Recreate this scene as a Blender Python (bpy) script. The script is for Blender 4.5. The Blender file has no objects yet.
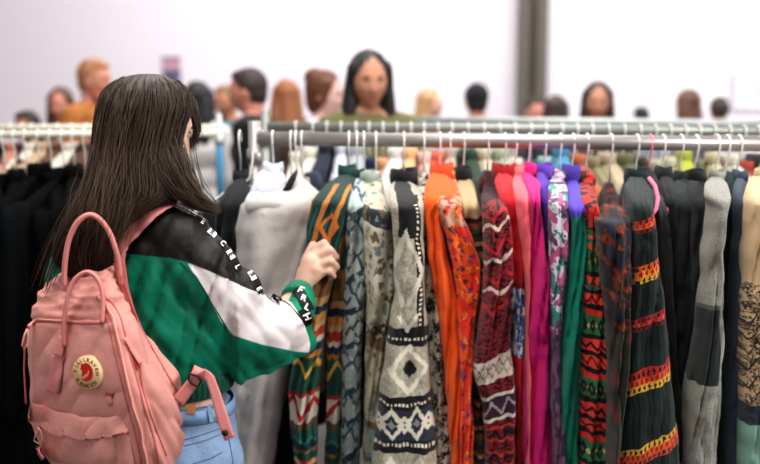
import bpy, bmesh, math, random
import numpy as np
from mathutils import Vector, Matrix, noise
from mathutils.bvhtree import BVHTree

random.seed(7)
SC = bpy.context.scene
COL = SC.collection
PI = math.pi

# ------------------------------------------------------------------ camera
PITCH = math.radians(8.34)
CAM = Vector((0, 0, 1.56))
FPX = 900.0
_cp, _sp = math.cos(PITCH), math.sin(PITCH)

def ray(px, py):
    a = (px - 380) / FPX
    b = -(py - 232) / FPX
    return Vector((a, _cp + b * _sp, -_sp + b * _cp))

def P(px, py, Y):
    d = ray(px, py)
    return CAM + d * (Y / d.y)

def project(p):
    q = p - CAM
    zc = q.y * _cp - q.z * _sp
    up = q.y * _sp + q.z * _cp
    return (380 + FPX * q.x / zc, 232 - FPX * up / zc)

# ------------------------------------------------------------------ objects
def setp(o, label=None, cat=None, group=None, kind=None):
    if label: o['label'] = label
    if cat: o['category'] = cat
    if group: o['group'] = group
    if kind: o['kind'] = kind
    return o

def thing(name, label, cat, loc=(0, 0, 0), group=None, rz=0.0):
    o = bpy.data.objects.new(name, None)
    COL.objects.link(o)
    o.empty_display_size = 0.1
    o.location = loc
    o.rotation_euler = (0, 0, rz)
    return setp(o, label, cat, group)

def mk(name, verts, faces, mat=None, parent=None, smooth=True, uv=None, attrs=None, local=False):
    """verts in world space (local=False) or in the parent's space (local=True)"""
    me = bpy.data.meshes.new(name)
    me.from_pydata([tuple(v) for v in verts], [], faces)
    me.update()
    if smooth:
        me.polygons.foreach_set('use_smooth', [True] * len(me.polygons))
    if uv is not None:
        lay = me.uv_layers.new(name='UVMap')
        li = np.empty(len(me.loops), dtype=np.int32)
        me.loops.foreach_get('vertex_index', li)
        lay.data.foreach_set('uv', np.array(uv, dtype=np.float32)[li].ravel())
    if attrs:
        for k, vals in attrs.items():
            at = me.attributes.new(k, 'FLOAT', 'POINT')
            at.data.foreach_set('value', np.array(vals, dtype=np.float32))
    if mat: me.materials.append(mat)
    return link(name, me, parent, local)

def link(name, me, parent=None, local=False):
    o = bpy.data.objects.new(name, me)
    COL.objects.link(o)
    if parent is not None:
        o.parent = parent
        if not local:
            m = Matrix.Identity(4); q = parent
            while q is not None:
                m = (Matrix.Translation(q.location) @ q.rotation_euler.to_matrix().to_4x4() if q.type == 'EMPTY' else Matrix.Identity(4)) @ m
                q = None if q.type != 'EMPTY' else q.parent
            if parent.type == 'EMPTY':
                o.matrix_parent_inverse = m.inverted()
    return o

class MB:
    def __init__(s): s.v = []; s.f = []
    def add(s, v, f):
        n = len(s.v); s.v += [Vector(a) for a in v]; s.f += [tuple(i + n for i in q) for q in f]
        return s
    def xf(s, m): s.v = [m @ a for a in s.v]; return s
    def obj(s, name, mat, parent=None, **k): return mk(name, s.v, s.f, mat, parent, **k)

def loft(rings, caps=True, closed=True):
    n = len(rings[0]); v = [p for r in rings for p in r]; f = []
    for i in range(len(rings) - 1):
        for j in range(n if closed else n - 1):
            k = (j + 1) % n
            f.append((i * n + j, i * n + k, (i + 1) * n + k, (i + 1) * n + j))
    if caps and closed:
        f.append(tuple(range(n - 1, -1, -1)))
        f.append(tuple((len(rings) - 1) * n + j for j in range(n)))
    return v, f

def tube(pts, r, seg=8):
    pts = [Vector(p) for p in pts]
    rs = r if isinstance(r, (list, tuple)) else [r] * len(pts)
    rings = []; prev = None
    for i, p in enumerate(pts):
        t = (pts[min(i + 1, len(pts) - 1)] - pts[max(i - 1, 0)]).normalized()
        if prev is None:
            a = Vector((0, 0, 1)) if abs(t.z) < .9 else Vector((1, 0, 0))
            n = (a - t * a.dot(t)).normalized()
        else:
            n = (prev - t * prev.dot(t)); n = n.normalized() if n.length > 1e-6 else t.orthogonal().normalized()
        prev = n; b = t.cross(n)
        rings.append([p + (n * math.cos(2 * PI * j / seg) + b * math.sin(2 * PI * j / seg)) * rs[i] for j in range(seg)])
    return loft(rings)

def box(cx, cy, cz, sx, sy, sz, rz=0.0, bev=0.0):
    bm = bmesh.new(); bmesh.ops.create_cube(bm, size=1)
    for v in bm.verts: v.co = Vector((v.co.x * sx, v.co.y * sy, v.co.z * sz))
    if bev: bmesh.ops.bevel(bm, geom=bm.edges[:], offset=bev, segments=2, affect='EDGES')
    m = Matrix.Translation((cx, cy, cz)) @ Matrix.Rotation(rz, 4, 'Z')
    v = [m @ a.co for a in bm.verts]; bm.verts.index_update()
    f = [tuple(q.index for q in fc.verts) for fc in bm.faces]; bm.free()
    return v, f

def sphere(c, r, nu=16, nv=10, m=None):
    """r scalar or 3-vector; m optional 3x3 orientation"""
    if not hasattr(r, '__len__'): r = (r, r, r)
    c = Vector(c); v = []; f = []
    for i in range(1, nv):
        th = PI * i / nv
        for j in range(nu):
            ph = 2 * PI * j / nu
            p = Vector((r[0] * math.sin(th) * math.cos(ph), r[1] * math.sin(th) * math.sin(ph), r[2] * math.cos(th)))
            v.append(c + (m @ p if m else p))
    for i in range(nv - 2):
        for j in range(nu):
            k = (j + 1) % nu
            f.append((i * nu + j, (i + 1) * nu + j, (i + 1) * nu + k, i * nu + k))
    t = Vector((0, 0, r[2])); t = m @ t if m else t
    v += [c + t, c - t]; a = len(v) - 2; b = a + 1
    for j in range(nu):
        k = (j + 1) % nu
        f.append((a, j, k)); f.append((b, (nv - 2) * nu + k, (nv - 2) * nu + j))
    return v, f

def cone(p0, r0, p1, r1, seg=16):
    """hull of two spheres"""
    mb = MB(); p0 = Vector(p0); p1 = Vector(p1)
    mb.add(*sphere(p0, r0)); mb.add(*sphere(p1, r1))
    if (p1 - p0).length > abs(r0 - r1) + 1e-5:
        d = (p1 - p0); L = d.length; d.normalize()
        s = (r0 - r1) / L; c = math.sqrt(max(0, 1 - s * s))
        mb.add(*tube([p0 + d * r0 * s, p1 + d * r1 * s], [r0 * c, r1 * c], seg))
    return mb.v, mb.f

def chain(mb, nodes):
    """nodes: (point, radius)"""
    for (a, ra), (b, rb) in zip(nodes, nodes[1:]): mb.add(*cone(a, ra, b, rb))

def remesh(mb, voxel, smooth=4, fac=0.5):
    me = bpy.data.meshes.new('tmp'); me.from_pydata([tuple(v) for v in mb.v], [], mb.f); me.update()
    bm = bmesh.new(); bm.from_mesh(me); bmesh.ops.recalc_face_normals(bm, faces=bm.faces[:]); bm.to_mesh(me); bm.free()
    o = bpy.data.objects.new('tmp', me); COL.objects.link(o)
    m = o.modifiers.new('r', 'REMESH'); m.mode = 'VOXEL'; m.voxel_size = voxel
    if smooth:
        s = o.modifiers.new('s', 'SMOOTH'); s.factor = fac; s.iterations = smooth
    dg = bpy.context.evaluated_depsgraph_get()
    out = bpy.data.meshes.new_from_object(o.evaluated_get(dg))
    bpy.data.objects.remove(o); bpy.data.meshes.remove(me)
    n = len(out.vertices); co = np.empty(n * 3, dtype=np.float32); out.vertices.foreach_get('co', co)
    v = [Vector(c) for c in co.reshape(-1, 3)]
    f = [tuple(p.vertices) for p in out.polygons]
    no = np.empty(n * 3, dtype=np.float32); out.vertices.foreach_get('normal', no)
    nn = [Vector(c) for c in no.reshape(-1, 3)]
    bpy.data.meshes.remove(out)
    return v, f, nn

def bvh(v, f): return BVHTree.FromPolygons([tuple(a) for a in v], f)

def on(tree, px, py, Yfall, off=0.0):
    d = ray(px, py).normalized()
    h, n, _, _ = tree.ray_cast(CAM, d)
    if h is None: return P(px, py, Yfall), -d
    if n.dot(d) > 0: n = -n
    return h + n * off, n

# ------------------------------------------------------------------ node expressions
NT = None
class E:
    def __init__(s, k): s.k = k
    def __add__(a, b): return M('ADD', a, b)
    __radd__ = __add__
    def __sub__(a, b): return M('SUBTRACT', a, b)
    def __rsub__(a, b): return M('SUBTRACT', b, a)
    def __mul__(a, b): return M('MULTIPLY', a, b)
    __rmul__ = __mul__
    def __truediv__(a, b): return M('DIVIDE', a, b)

def put(inp, x):
    if isinstance(x, E): NT.links.new(x.k, inp)
    elif isinstance(x, (int, float)): inp.default_value = x
    elif isinstance(x, tuple): inp.default_value = (x[0], x[1], x[2], 1)
    else: NT.links.new(x, inp)

def M(op, a, b=None, c=None):
    n = NT.nodes.new('ShaderNodeMath'); n.operation = op
    put(n.inputs[0], a)
    if b is not None: put(n.inputs[1], b)
    if c is not None: put(n.inputs[2], c)
    return E(n.outputs[0])
def lt(a, b): return M('LESS_THAN', a, b)
def gt(a, b): return M('GREATER_THAN', a, b)
def mn(a, b): return M('MINIMUM', a, b)
def mx(a, b): return M('MAXIMUM', a, b)
def ab(a): return M('ABSOLUTE', a)
def fr(a): return M('FRACT', a)
def fl(a): return M('FLOOR', a)
def sn(a): return M('SINE', a)
def band(v, a, b): return gt(v, a) * lt(v, b)
def tri(x): return ab(fr(x) - .5) * 2.0
def zig(u, v, v0, per, amp, th): return lt(ab(v - v0 - (tri(u / per) - .5) * amp), th)
def dia(u, v, cu, cv, w, h): return ab(u - cu) / w + ab(v - cv) / h
def rep(u, per): return (fr(u / per) - .5) * per
def srgb(*c):
    if len(c) == 1: c = c[0]
    return tuple(((x / 255) / 12.92 if x / 255 <= .04045 else ((x / 255 + .055) / 1.055) ** 2.4) for x in c)
def mix(f, a, b):
    n = NT.nodes.new('ShaderNodeMix'); n.data_type = 'RGBA'
    put(n.inputs[0], f); put(n.inputs[6], a); put(n.inputs[7], b)
    return n.outputs[2]
def vec(x, y, z=0.0):
    n = NT.nodes.new('ShaderNodeCombineXYZ'); put(n.inputs[0], x); put(n.inputs[1], y); put(n.inputs[2], z)
    return n.outputs[0]
def nz(vector, scale, detail=3.0, rough=.5):
    n = NT.nodes.new('ShaderNodeTexNoise'); NT.links.new(vector, n.inputs['Vector'])
    n.inputs['Scale'].default_value = scale; n.inputs['Detail'].default_value = detail; n.inputs['Roughness'].default_value = rough
    return E(n.outputs[0])
def ramp(v, lo, hi, stops, interp='CONSTANT'):
    n = NT.nodes.new('ShaderNodeValToRGB'); n.color_ramp.interpolation = interp
    put(n.inputs[0], (v - lo) / float(hi - lo))
    el = n.color_ramp.elements
    while len(el) > 1: el.remove(el[-1])
    for i, (p, c) in enumerate(stops):
        e = el[0] if i == 0 else el.new(max(0, min(1, (p - lo) / float(hi - lo))))
        if i == 0: e.position = max(0, (p - lo) / float(hi - lo))
        e.color = (*srgb(c), 1)
    return n.outputs[0]

_mats = {}
def material(name, colfn, rough=.8, bump=.25, bscale=900, sheen=0.0, metal=0.0, vari=.12, wr=0.0, spec=.3, coat=0.0, sss=0.0, emit=0.0, warp=0.0):
    global NT
    if name in _mats: return _mats[name]
    m = bpy.data.materials.new(name); m.use_nodes = True
    NT = m.node_tree; NT.nodes.clear()
    out = NT.nodes.new('ShaderNodeOutputMaterial'); b = NT.nodes.new('ShaderNodeBsdfPrincipled')
    NT.links.new(b.outputs[0], out.inputs[0])
    tc = NT.nodes.new('ShaderNodeTexCoord')
    obj = tc.outputs['Object']
    if callable(colfn):
        sx = NT.nodes.new('ShaderNodeSeparateXYZ'); NT.links.new(tc.outputs['UV'], sx.inputs[0])
        u, v = E(sx.outputs[0]), E(sx.outputs[1])
        if warp: u, v = u + (nz(obj, 13, 3) - .5) * (7 * warp), v + (nz(obj, 9, 3, .6) - .5) * (16 * warp)
        c = colfn(u, v, obj)
    else:
        c = srgb(colfn)
    if vari > 0:
        h = NT.nodes.new('ShaderNodeHueSaturation')
        k = nz(obj, 14, 4, .6) * (2 * vari) + (1 - vari)
        put(h.inputs['Value'], k); put(h.inputs['Color'], c); c = h.outputs[0]
    put(b.inputs['Base Color'], c)
    b.inputs['Roughness'].default_value = rough
    b.inputs['Metallic'].default_value = metal
    b.inputs['Specular IOR Level'].default_value = spec
    b.inputs['Sheen Weight'].default_value = sheen
    b.inputs['Coat Weight'].default_value = coat
    if sss:
        b.inputs['Subsurface Weight'].default_value = sss
        b.inputs['Subsurface Scale'].default_value = .01
    if emit:
        put(b.inputs['Emission Color'], c); b.inputs['Emission Strength'].default_value = emit
    if bump > 0:
        hgt = nz(obj, bscale, 2)
        if wr > 0: hgt = hgt + nz(obj, 22, 3, .55) * wr
        bn = NT.nodes.new('ShaderNodeBump'); put(bn.inputs['Height'], hgt)
        bn.inputs['Strength'].default_value = bump; bn.inputs['Distance'].default_value = .004
        NT.links.new(bn.outputs[0], b.inputs['Normal'])
    _mats[name] = m
    return m
def attr(name):
    n = NT.nodes.new('ShaderNodeAttribute'); n.attribute_name = name
    return E(n.outputs['Fac'])
def cloth(name, c, **k):
    k.setdefault('rough', .9); k.setdefault('sheen', .15); k.setdefault('wr', 2.0); k.setdefault('bump', .35); k.setdefault('warp', 1.0)
    return material('fabric_' + name, c, **k)
def fbm(p, s): return noise.noise(Vector(p) * s)
# ------------------------------------------------------------------ setting
def plain_wall(u, v, o):
    return mix(nz(o, .6, 3), srgb(224, 217, 222), srgb(231, 224, 230))
mk('floor', [(-7, -3, 0), (9, -3, 0), (9, 10.2, 0), (-7, 10.2, 0)], [(0, 1, 2, 3)],
   material('concrete_floor', lambda u, v, o: mix(nz(o, 1.2, 5), srgb(96, 93, 92), srgb(120, 116, 114)), rough=.5, bump=.1, bscale=60), smooth=False)['kind'] = 'structure'
wm = material('painted_wall', plain_wall, rough=.9, bump=.05, bscale=200, vari=0)
mk('wall_back', *box(0.0, 10.1, 2.6, 14, .2, 5.2), wm, smooth=False)['kind'] = 'structure'
mk('wall_left', *box(-6.1, 4.5, 2.6, .2, 11, 5.2), wm, smooth=False)['kind'] = 'structure'
mk('baseboard_back', *box(0.0, 9.985, .06, 14, .03, .12, bev=.004), material('white_trim', (225, 222, 222), vari=.02), smooth=False)['kind'] = 'structure'
# dark steel column by the back wall: two flanges and a web
x0 = P(519.5, 60, 9.7).x; x1 = P(547.5, 60, 9.7).x
cb = MB(); cx = (x0 + x1) / 2; cw = x1 - x0
cb.add(*box(cx - cw * .36, 9.78, 2.6, cw * .28, .26, 5.2, bev=.006)); cb.add(*box(cx + cw * .3, 9.80, 2.6, cw * .4, .22, 5.2, bev=.006)); cb.add(*box(cx, 9.86, 2.6, cw * .6, .14, 5.2))
c = cb.obj('trim_1', material('dark_steel_column', lambda u, v, o: mix(nz(o, 3, 4), srgb(84, 78, 72), srgb(104, 97, 88)), rough=.6, bump=.1, bscale=80), smooth=False)
c['kind'] = 'structure'

# a plain pale notice board on the right, a small dark picture on the left
t = thing('notice_board', 'pale grey notice board hanging on the white wall at the right edge', 'board', P(790, 92, 9.96))
L = t.location
mb = MB(); mb.add(*box(L.x, 9.975, L.z, 1.24, .03, .40, bev=.004)); mb.obj('panel', material('pale_panel', (205, 201, 206), vari=.03), t, smooth=False)
mb = MB()
for sx, sz, wx, wz in ((0, .2, 1.27, .02), (0, -.2, 1.27, .02), (-.62, 0, .02, .42), (.62, 0, .02, .42)): mb.add(*box(L.x + sx, 9.965, L.z + sz, wx, .03, wz, bev=.003))
mb.obj('frame', material('pale_frame', (190, 186, 192), vari=.03), t, smooth=False)
mb = MB()
for k in range(3): mb.add(*box(L.x - .08 + .04 * k, 9.955, L.z + .08 - .09 * k, .9 - .15 * k, .006, .018))
mb.obj('printed_line', material('pale_print', (176, 172, 178), vari=.03), t, smooth=False)
t = thing('wall_poster', 'small blurry dark blue and pink poster on the wall above the long-haired shopper', 'poster', P(171, 74, 9.96))
L = t.location
def poster(u, v, o):
    return mix(gt(v, .62), mix(gt(nz(o, 14, 2), .52), srgb(120, 128, 165), srgb(70, 66, 90)), srgb(190, 150, 165))
mb = MB(); mb.add([(L.x - .1, 9.985, L.z - .17), (L.x + .1, 9.985, L.z - .17), (L.x + .1, 9.985, L.z + .17), (L.x - .1, 9.985, L.z + .17)], [(0, 1, 2, 3)])
mk('sheet', mb.v, mb.f, material('poster_print', poster, vari=0), t, smooth=False, uv=[(0, 0), (1, 0), (1, 1), (0, 1)])
mb = MB()
for sx, sz, wx, wz in ((0, .175, .21, .012), (0, -.175, .21, .012)): mb.add(*box(L.x + sx, 9.98, L.z + sz, wx, .02, wz))
mb.obj('rod', material('poster_rod', (60, 56, 66)), t, smooth=False)

# ------------------------------------------------------------------ racks
steel = material('brushed_steel', lambda u, v, o: mix(nz(o, 6, 3), srgb(178, 170, 168), srgb(158, 152, 150)), rough=.38, metal=.55, bump=.08, bscale=300, vari=.04, spec=.5)
greysteel = material('grey_green_steel', lambda u, v, o: mix(nz(o, 6, 3), srgb(158, 161, 156), srgb(138, 143, 139)), rough=.4, metal=.45, bump=.08, bscale=300, vari=.04)
palesteel = material('pale_steel', lambda u, v, o: mix(nz(o, 6, 3), srgb(200, 203, 202), srgb(184, 188, 188)), rough=.4, metal=.4, bump=.08, bscale=300, vari=.04)
creamsteel = material('cream_enamel', (226, 221, 206), rough=.35, vari=.05, bump=.05)
rubber = material('black_rubber', (30, 30, 32), rough=.7)
bluetape = material('blue_tape', (72, 132, 172), rough=.6, vari=.08)

RAILZ = 1.449
def RY(px): return 2.60 - .20 * (px - 258) / 500.0

def rack(name, label, A, B, r, mat, postmat, upstand=.05, posts=(True, True), tape=False, group=None):
    A = Vector(A); B = Vector(B)
    t = thing('clothes_rack', label, 'clothes rack', (A.x, A.y, 0), group)
    mb = MB(); mb.add(*tube([A, A.lerp(B, .5), B], r, 20)); mb.obj('rail', mat, t)
    d = (B - A).normalized(); nrm = Vector((-d.y, d.x, 0))
    for q, E_, s in ((posts[0], A, -1), (posts[1], B, 1)):
        if not q: continue
        c = E_ + d * s * r * .6
        mb = MB(); mb.add(*tube([(c.x, c.y, .1), (c.x, c.y, E_.z + upstand)], r * .95, 18)); p = mb.obj('post', postmat, t)
        mb = MB(); mb.add(*tube([(c.x, c.y, E_.z - .07), (c.x, c.y, E_.z - .03)], r * 1.22, 18)); mb.obj('collar', postmat, p)
        if tape:
            mb = MB(); mb.add(*tube([(c.x, c.y, E_.z - .42), (c.x, c.y, E_.z - .04)], r * 1.1, 18)); mb.obj('tape_wrap', bluetape, p)
        mb = MB(); mb.add(*tube([Vector((c.x, c.y, .1)) - nrm * .26, Vector((c.x, c.y, .1)) + nrm * .26], r * .9, 14)); ft = mb.obj('foot_bar', postmat, t)
        for w in (-1, 1):
            q2 = Vector((c.x, c.y, .045)) + nrm * .24 * w
            mb = MB(); mb.add(*tube([q2 - d * .014, q2 + d * .014], .045, 18)); mb.add(*box(q2.x, q2.y, .08, .02, .02, .05)); mb.obj('caster', rubber, ft)
    mb = MB(); mb.add(*tube([(A.x, A.y, .1), (B.x, B.y, .1)], r * .8, 12)); mb.obj('bottom_bar', postmat, t)
    return t

A1 = P(259, 138.5, RY(258)); B1 = P(845, 145.0, RY(845))
rack('r', 'long steel clothes rack nearest the shopper, packed with colourful jumpers', A1, B1, .0200, steel, steel, .05, (True, True))
A2 = P(268, 126.3, 3.18); B2 = P(880, 132.5, 2.98)
rack('r', 'grey steel clothes rack standing directly behind the colourful jumpers', A2, B2, .0165, greysteel, greysteel, .055)
A3 = P(418, 120, 4.4); B3 = P(900, 124.5, 4.2)
rack('r', 'pale steel clothes rack furthest back, only its bare top rail showing', A3, B3, .017, palesteel, palesteel, .0)
A4 = P(-60, 135, 3.02); B4 = P(214, 133, 3.05)
rack('r', 'cream clothes rack on the left with black clothes and a blue-taped post', A4, P(218, 133, 3.05), .0120, creamsteel, creamsteel, .055, (True, False))
A5 = P(-60, 127.5, 3.62); B5 = P(217, 127.5, 3.62)
rack('r', 'second cream clothes rack behind the black clothes, ending in a blue-taped post', A5, B5, .0135, creamsteel, palesteel, .055, (True, True), True)

# ------------------------------------------------------------------ hangers
wire = material('white_wire', (240, 242, 236), rough=.35, vari=.03, bump=0, metal=.2)
def hanger_mesh(railr, h, drop, span=.2, neckdir=0.0):
    """origin at the rail centre; h = unit vector of the shoulders"""
    R = railr + .003; mb = MB()
    pts = []
    for k in range(13):
        a = math.radians(205 - k * 205 / 12)
        pts.append(Vector((0, R * -math.cos(a) * -1 if False else -R * math.cos(PI - a) * -1, R * math.sin(a))))
    # over the rail from the far side to the camera side, then down
    pts = [Vector((0, R * math.cos(math.radians(-25 + k * 205 / 12)), R * math.sin(math.radians(-25 + k * 205 / 12)))) for k in range(13)]
    pts += [Vector((0, -R, -.012)), Vector((0, -R * .55, -.035)), Vector((0, 0, -.055)), Vector((0, 0, -drop))]
    mb.add(*tube(pts, .0026, 7))
    h = Vector(h)
    n = Vector((0, 0, -drop))
    e1 = h * span + Vector((0, 0, -drop - .075)); e2 = -h * span + Vector((0, 0, -drop - .075))
    mb.add(*tube([n, n + h * .02 + Vector((0, 0, -.004)), e1 * .98 + n * .02, e1, e1 + Vector((0, 0, -.012)), h * span * .9 + Vector((0, 0, -drop - .092)), -h * span * .9 + Vector((0, 0, -drop - .092)), e2 + Vector((0, 0, -.012)), e2, e2 * .98 + n * .02, n - h * .02 + Vector((0, 0, -.004)), n], .0024, 7))
    return mb
def hanger(loc, h, drop, label, railr=.02, mat=None, group=None, span=.2, name='wire_hanger'):
    mb = hanger_mesh(railr, h, drop, span)
    o = mk(name, mb.v, mb.f, mat or wire)
    o.location = loc
    return setp(o, label, 'hanger', group)

# ------------------------------------------------------------------ garments
def interp(knots, y):
    ys = [k[0] for k in knots]
    return [float(np.interp(y, ys, [k[i] for k in knots])) for i in range(1, len(knots[0]))]

def hang_tube(knots, d, dr, ysh, th, seed, amp=.10, step=3.2, seg=44, folds=3):
    """sleeve or draped side that shows towards the aisle. knots = (y, left, right)"""
    y0, y1 = knots[0][0], knots[-1][0]; n = int((y1 - y0) / step) + 1
    rings = []; uv = []
    wid = max(k[2] - k[1] for k in knots)
    for i in range(n):
        t = i / (n - 1.0); y = y0 + (y1 - y0) * (t ** 1.25)
        xl, xr = interp(knots, y)
        k = min(1, max(0, (y - y0) / max(1, ysh - y0))); k = math.sin(k * PI / 2) ** .9
        dep = dr + (d - dr) * k
        wob = min(1, max(0, (y - ysh + 10) / 40.0))
        xl += wob * 1.6 * noise.noise(Vector((seed * 3.1, y / 22.0, 0))); xr += wob * 1.6 * noise.noise(Vector((seed * 5.7, y / 24.0, 4)))
        c = P((xl + xr) / 2, y, dep)
        w = (xr - xl) / 2 / FPX * dep
        cap = min(1, (y - y0 + 1.2) / 13.0); cap = math.sqrt(max(0, 1 - (1 - cap) ** 2))
        hh = th * (.3 + .7 * min(1, (y - y0) / 26.0)) * (.5 + .5 * cap)
        w *= .35 + .65 * cap
        ring = []
        for j in range(seg):
            a = 2 * PI * j / seg
            ca, sa = math.cos(a), math.sin(a)
            X = math.copysign(abs(ca) ** .9, ca); Y = math.copysign(abs(sa) ** .85, sa)
            q = Vector((X * w, Y * hh, 0))
            p = c + q
            n1 = noise.noise(Vector((seed * 7.3 + X * 1.2, Y * 1.2, p.z * 3.2)))
            # hanging creases: sharp valleys that wander slowly down the cloth
            um = (X * (xr - xl) / 2 + .10 * (y - ysh)) / max(8.0, wid / 5.0)
            cr = abs(noise.noise(Vector((um + seed * 9, y / 150.0 + seed, seed)))) ** .7
            cr2 = noise.noise(Vector((um * .55 + seed * 4, y / 90.0, 8 + seed)))
            fine = noise.noise(Vector((p.x * 40 + seed, p.y * 30, p.z * 22)))
            hz = abs(noise.noise(Vector((X * .9 + seed, (y + X * 9) / 17.0, 2 + seed))))
            fr_ = max(0, -sa) if sa < 0 else sa
            dd = (.052 * (.30 - cr) * -1 * min(1, wid / 26.0) + .018 * cr2) * fr_ * min(1, .35 + wob) * (amp / .10) ** .5
            p = c + Vector((q.x * (1 + .05 * n1), q.y * (1 + amp * n1), 0))
            s_ = -1 if sa < 0 else 1
            p.y -= s_ * -dd * 1.0
            p.y += .003 * fine + .007 * (.25 - hz) * min(1, .4 + wob)
            p.x += .0015 * fine
            ring.append(p)
            uv.append((X * (xr - xl) / 2, y))
        rings.append(ring)
    v, f = loft(rings)
    return v, f, uv

def slab(xb, yb, h, ztop, zhem, L, tb, seed, dtilt=0.0, seg=36, pxs=.0027):
    """the hanging body of a garment seen nearly edge on"""
    h = Vector(h).normalized(); nx = Vector((h.y, -h.x, 0))
    prof = [(0, .22, .5), (.02, .36, .8), (.035, .6, 1), (.055, .82, 1), (.085, .98, 1), (.14, 1, 1)]
    zs = [ztop - a for a, _, _ in prof] + list(np.linspace(ztop - .18, zhem, 18))
    rings = []; uv = []
    for z in zs:
        a0 = ztop - z
        lf = float(np.interp(a0, [p[0] for p in prof], [p[1] for p in prof])); tf = float(np.interp(a0, [p[0] for p in prof], [p[2] for p in prof]))
        ring = []
        for j in range(seg):
            a = 2 * PI * j / seg; ca, sa = math.cos(a), math.sin(a)
            X = math.copysign(abs(ca) ** .5, ca); Y = math.copysign(abs(sa) ** .7, sa)
            n1 = noise.noise(Vector((seed + X * 3, sa, z * 4)))
            wv = .006 * math.sin(X * 7 + seed) * min(1, a0 * 5)
            p = Vector((xb, yb, z)) + h * X * L * lf + nx * (Y * tb * tf * (1 + .25 * n1) + wv)
            ring.append(p); uv.append((X * L * lf / pxs, project(p)[1]))
        rings.append(ring)
    v, f = loft(rings)
    return v, f, uv

GARMENTS = []
def garment(short, label, cat, knots, d, hook, mat, ysh=205, th=.05, seed=None, cuff=None, collar=None, amp=.1, bodymat=None, hang=True, hcol=None,
            name='jumper', htop=168, body=True, bt=.018, folds=3, hanglabel=None, bodyL=.18, extra=None, edge=False, hspan=.2):
    seed = seed if seed is not None else len(GARMENTS) * 1.37 + .5
    dr = RY(hook) + .0
    t = thing(name, label, cat, P(hook, 165, dr))
    v, f, uv = hang_tube(knots, d, dr - .05, ysh, th, seed, amp, folds=folds)
    sl = mk('sleeve', v, f, mat, t, uv=uv)
    xm = P(interp(knots, 300)[0] * .5 + interp(knots, 300)[1] * .5, 300, d).x
    H = P(hook, 138, dr)
    hd = Vector((H.x - xm, dr - d + .06, 0))
    if abs(hd.x) > .12: hd.x = math.copysign(.12, hd.x)
    hd.normalize()
    ztop = P(hook, htop + 3, dr).z
    if body:
        v2, f2, uv2 = slab(H.x, dr, hd, ztop, .60, bodyL, bt, seed)
        mk('body', v2, f2, bodymat or mat, t, uv=uv2)
        # far sleeve
        rings = []
        for z in np.linspace(ztop - .05, .66, 14):
            k = (ztop - .05 - z); c = Vector((H.x, dr, z)) + hd * (bodyL + .0 + min(.04, k * .3))
            rings.append([c + Vector((math.cos(a) * .022 * (.5 + min(.5, k * 8)), math.sin(a) * .05 * (.5 + min(.5, k * 8)), 0)) for a in [2 * PI * j / 14 for j in range(14)]])
        vv, ff = loft(rings); mk('sleeve', vv, ff, bodymat or mat, t, uv=[(0, project(p)[1]) for p in vv])
    if collar is None and name != 'dress' and short != 'cream sweatshirt': collar = (hook + .3, knots[0][0] + 6, 7.5, 7, bodymat or mat)
    if collar:
        # ribbed neckband standing at the hanger
        cx, cy, rw, rh, cm = collar
        c = P(cx, cy - 6, dr - .03); mb = MB(); rings = []
        wpx = rw / FPX * dr; hpx = rh / FPX * dr
        for k, (s, dz) in enumerate(((.8, -hpx), (1.0, -hpx * .4), (1.04, .2 * hpx), (.96, hpx), (.80, hpx * .95), (.74, .1 * hpx))):
            rings.append([c + Vector((math.cos(a) * wpx * s * (1 + .05 * math.sin(9 * a)), math.sin(a) * wpx * 1.4 * s, dz + .004 * math.sin(2 * a + seed))) for a in [2 * PI * j / 26 for j in range(26)]])
        vv, ff = loft(rings); mk('collar', vv, ff, cm, t, uv=[(0, project(p)[1]) for p in vv])
    if cuff:
        (ya, yb, cm) = cuff
        kn = [(y, interp(knots, y)[0] - 1, interp(knots, y)[1] + 1) for y in np.linspace(ya, yb, 6)]
        rings = []; uv = []
        for y, xl, xr in kn:
            c = P((xl + xr) / 2, y, d); w = (xr - xl) / 2 / FPX * d
            for_ = []
            for j in range(30):
                a = 2 * PI * j / 30
                for_.append(c + Vector((math.cos(a) * w * (1 + .02 * math.sin(12 * a)), math.sin(a) * th * (1.08), 0))); uv.append((math.cos(a) * w * 350, y))
            rings.append(for_)
        vv, ff = loft(rings); mk('cuff', vv, ff, cm, t, uv=uv)
    if hang:
        hn = Vector((hd.x, hd.y, 0))
        drop = H.z - ztop - .0
        hanger(P(hook, 138.5 + (hook - 259) * .0111, dr), hn, max(.05, drop - .004), hanglabel or ('white wire hanger holding the ' + short), mat=hcol, span=min(hspan, bodyL), group='hangers on the nearest rack')
    GARMENTS.append(t)
    return t, sl
# ------------------------------------------------------------------ knit and print patterns (u, v in a garment's own map)
def S(*c): return srgb(*c)
def knitpix(u, v, q=1.6): return fl(u / q) * q, fl(v / q) * q

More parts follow.
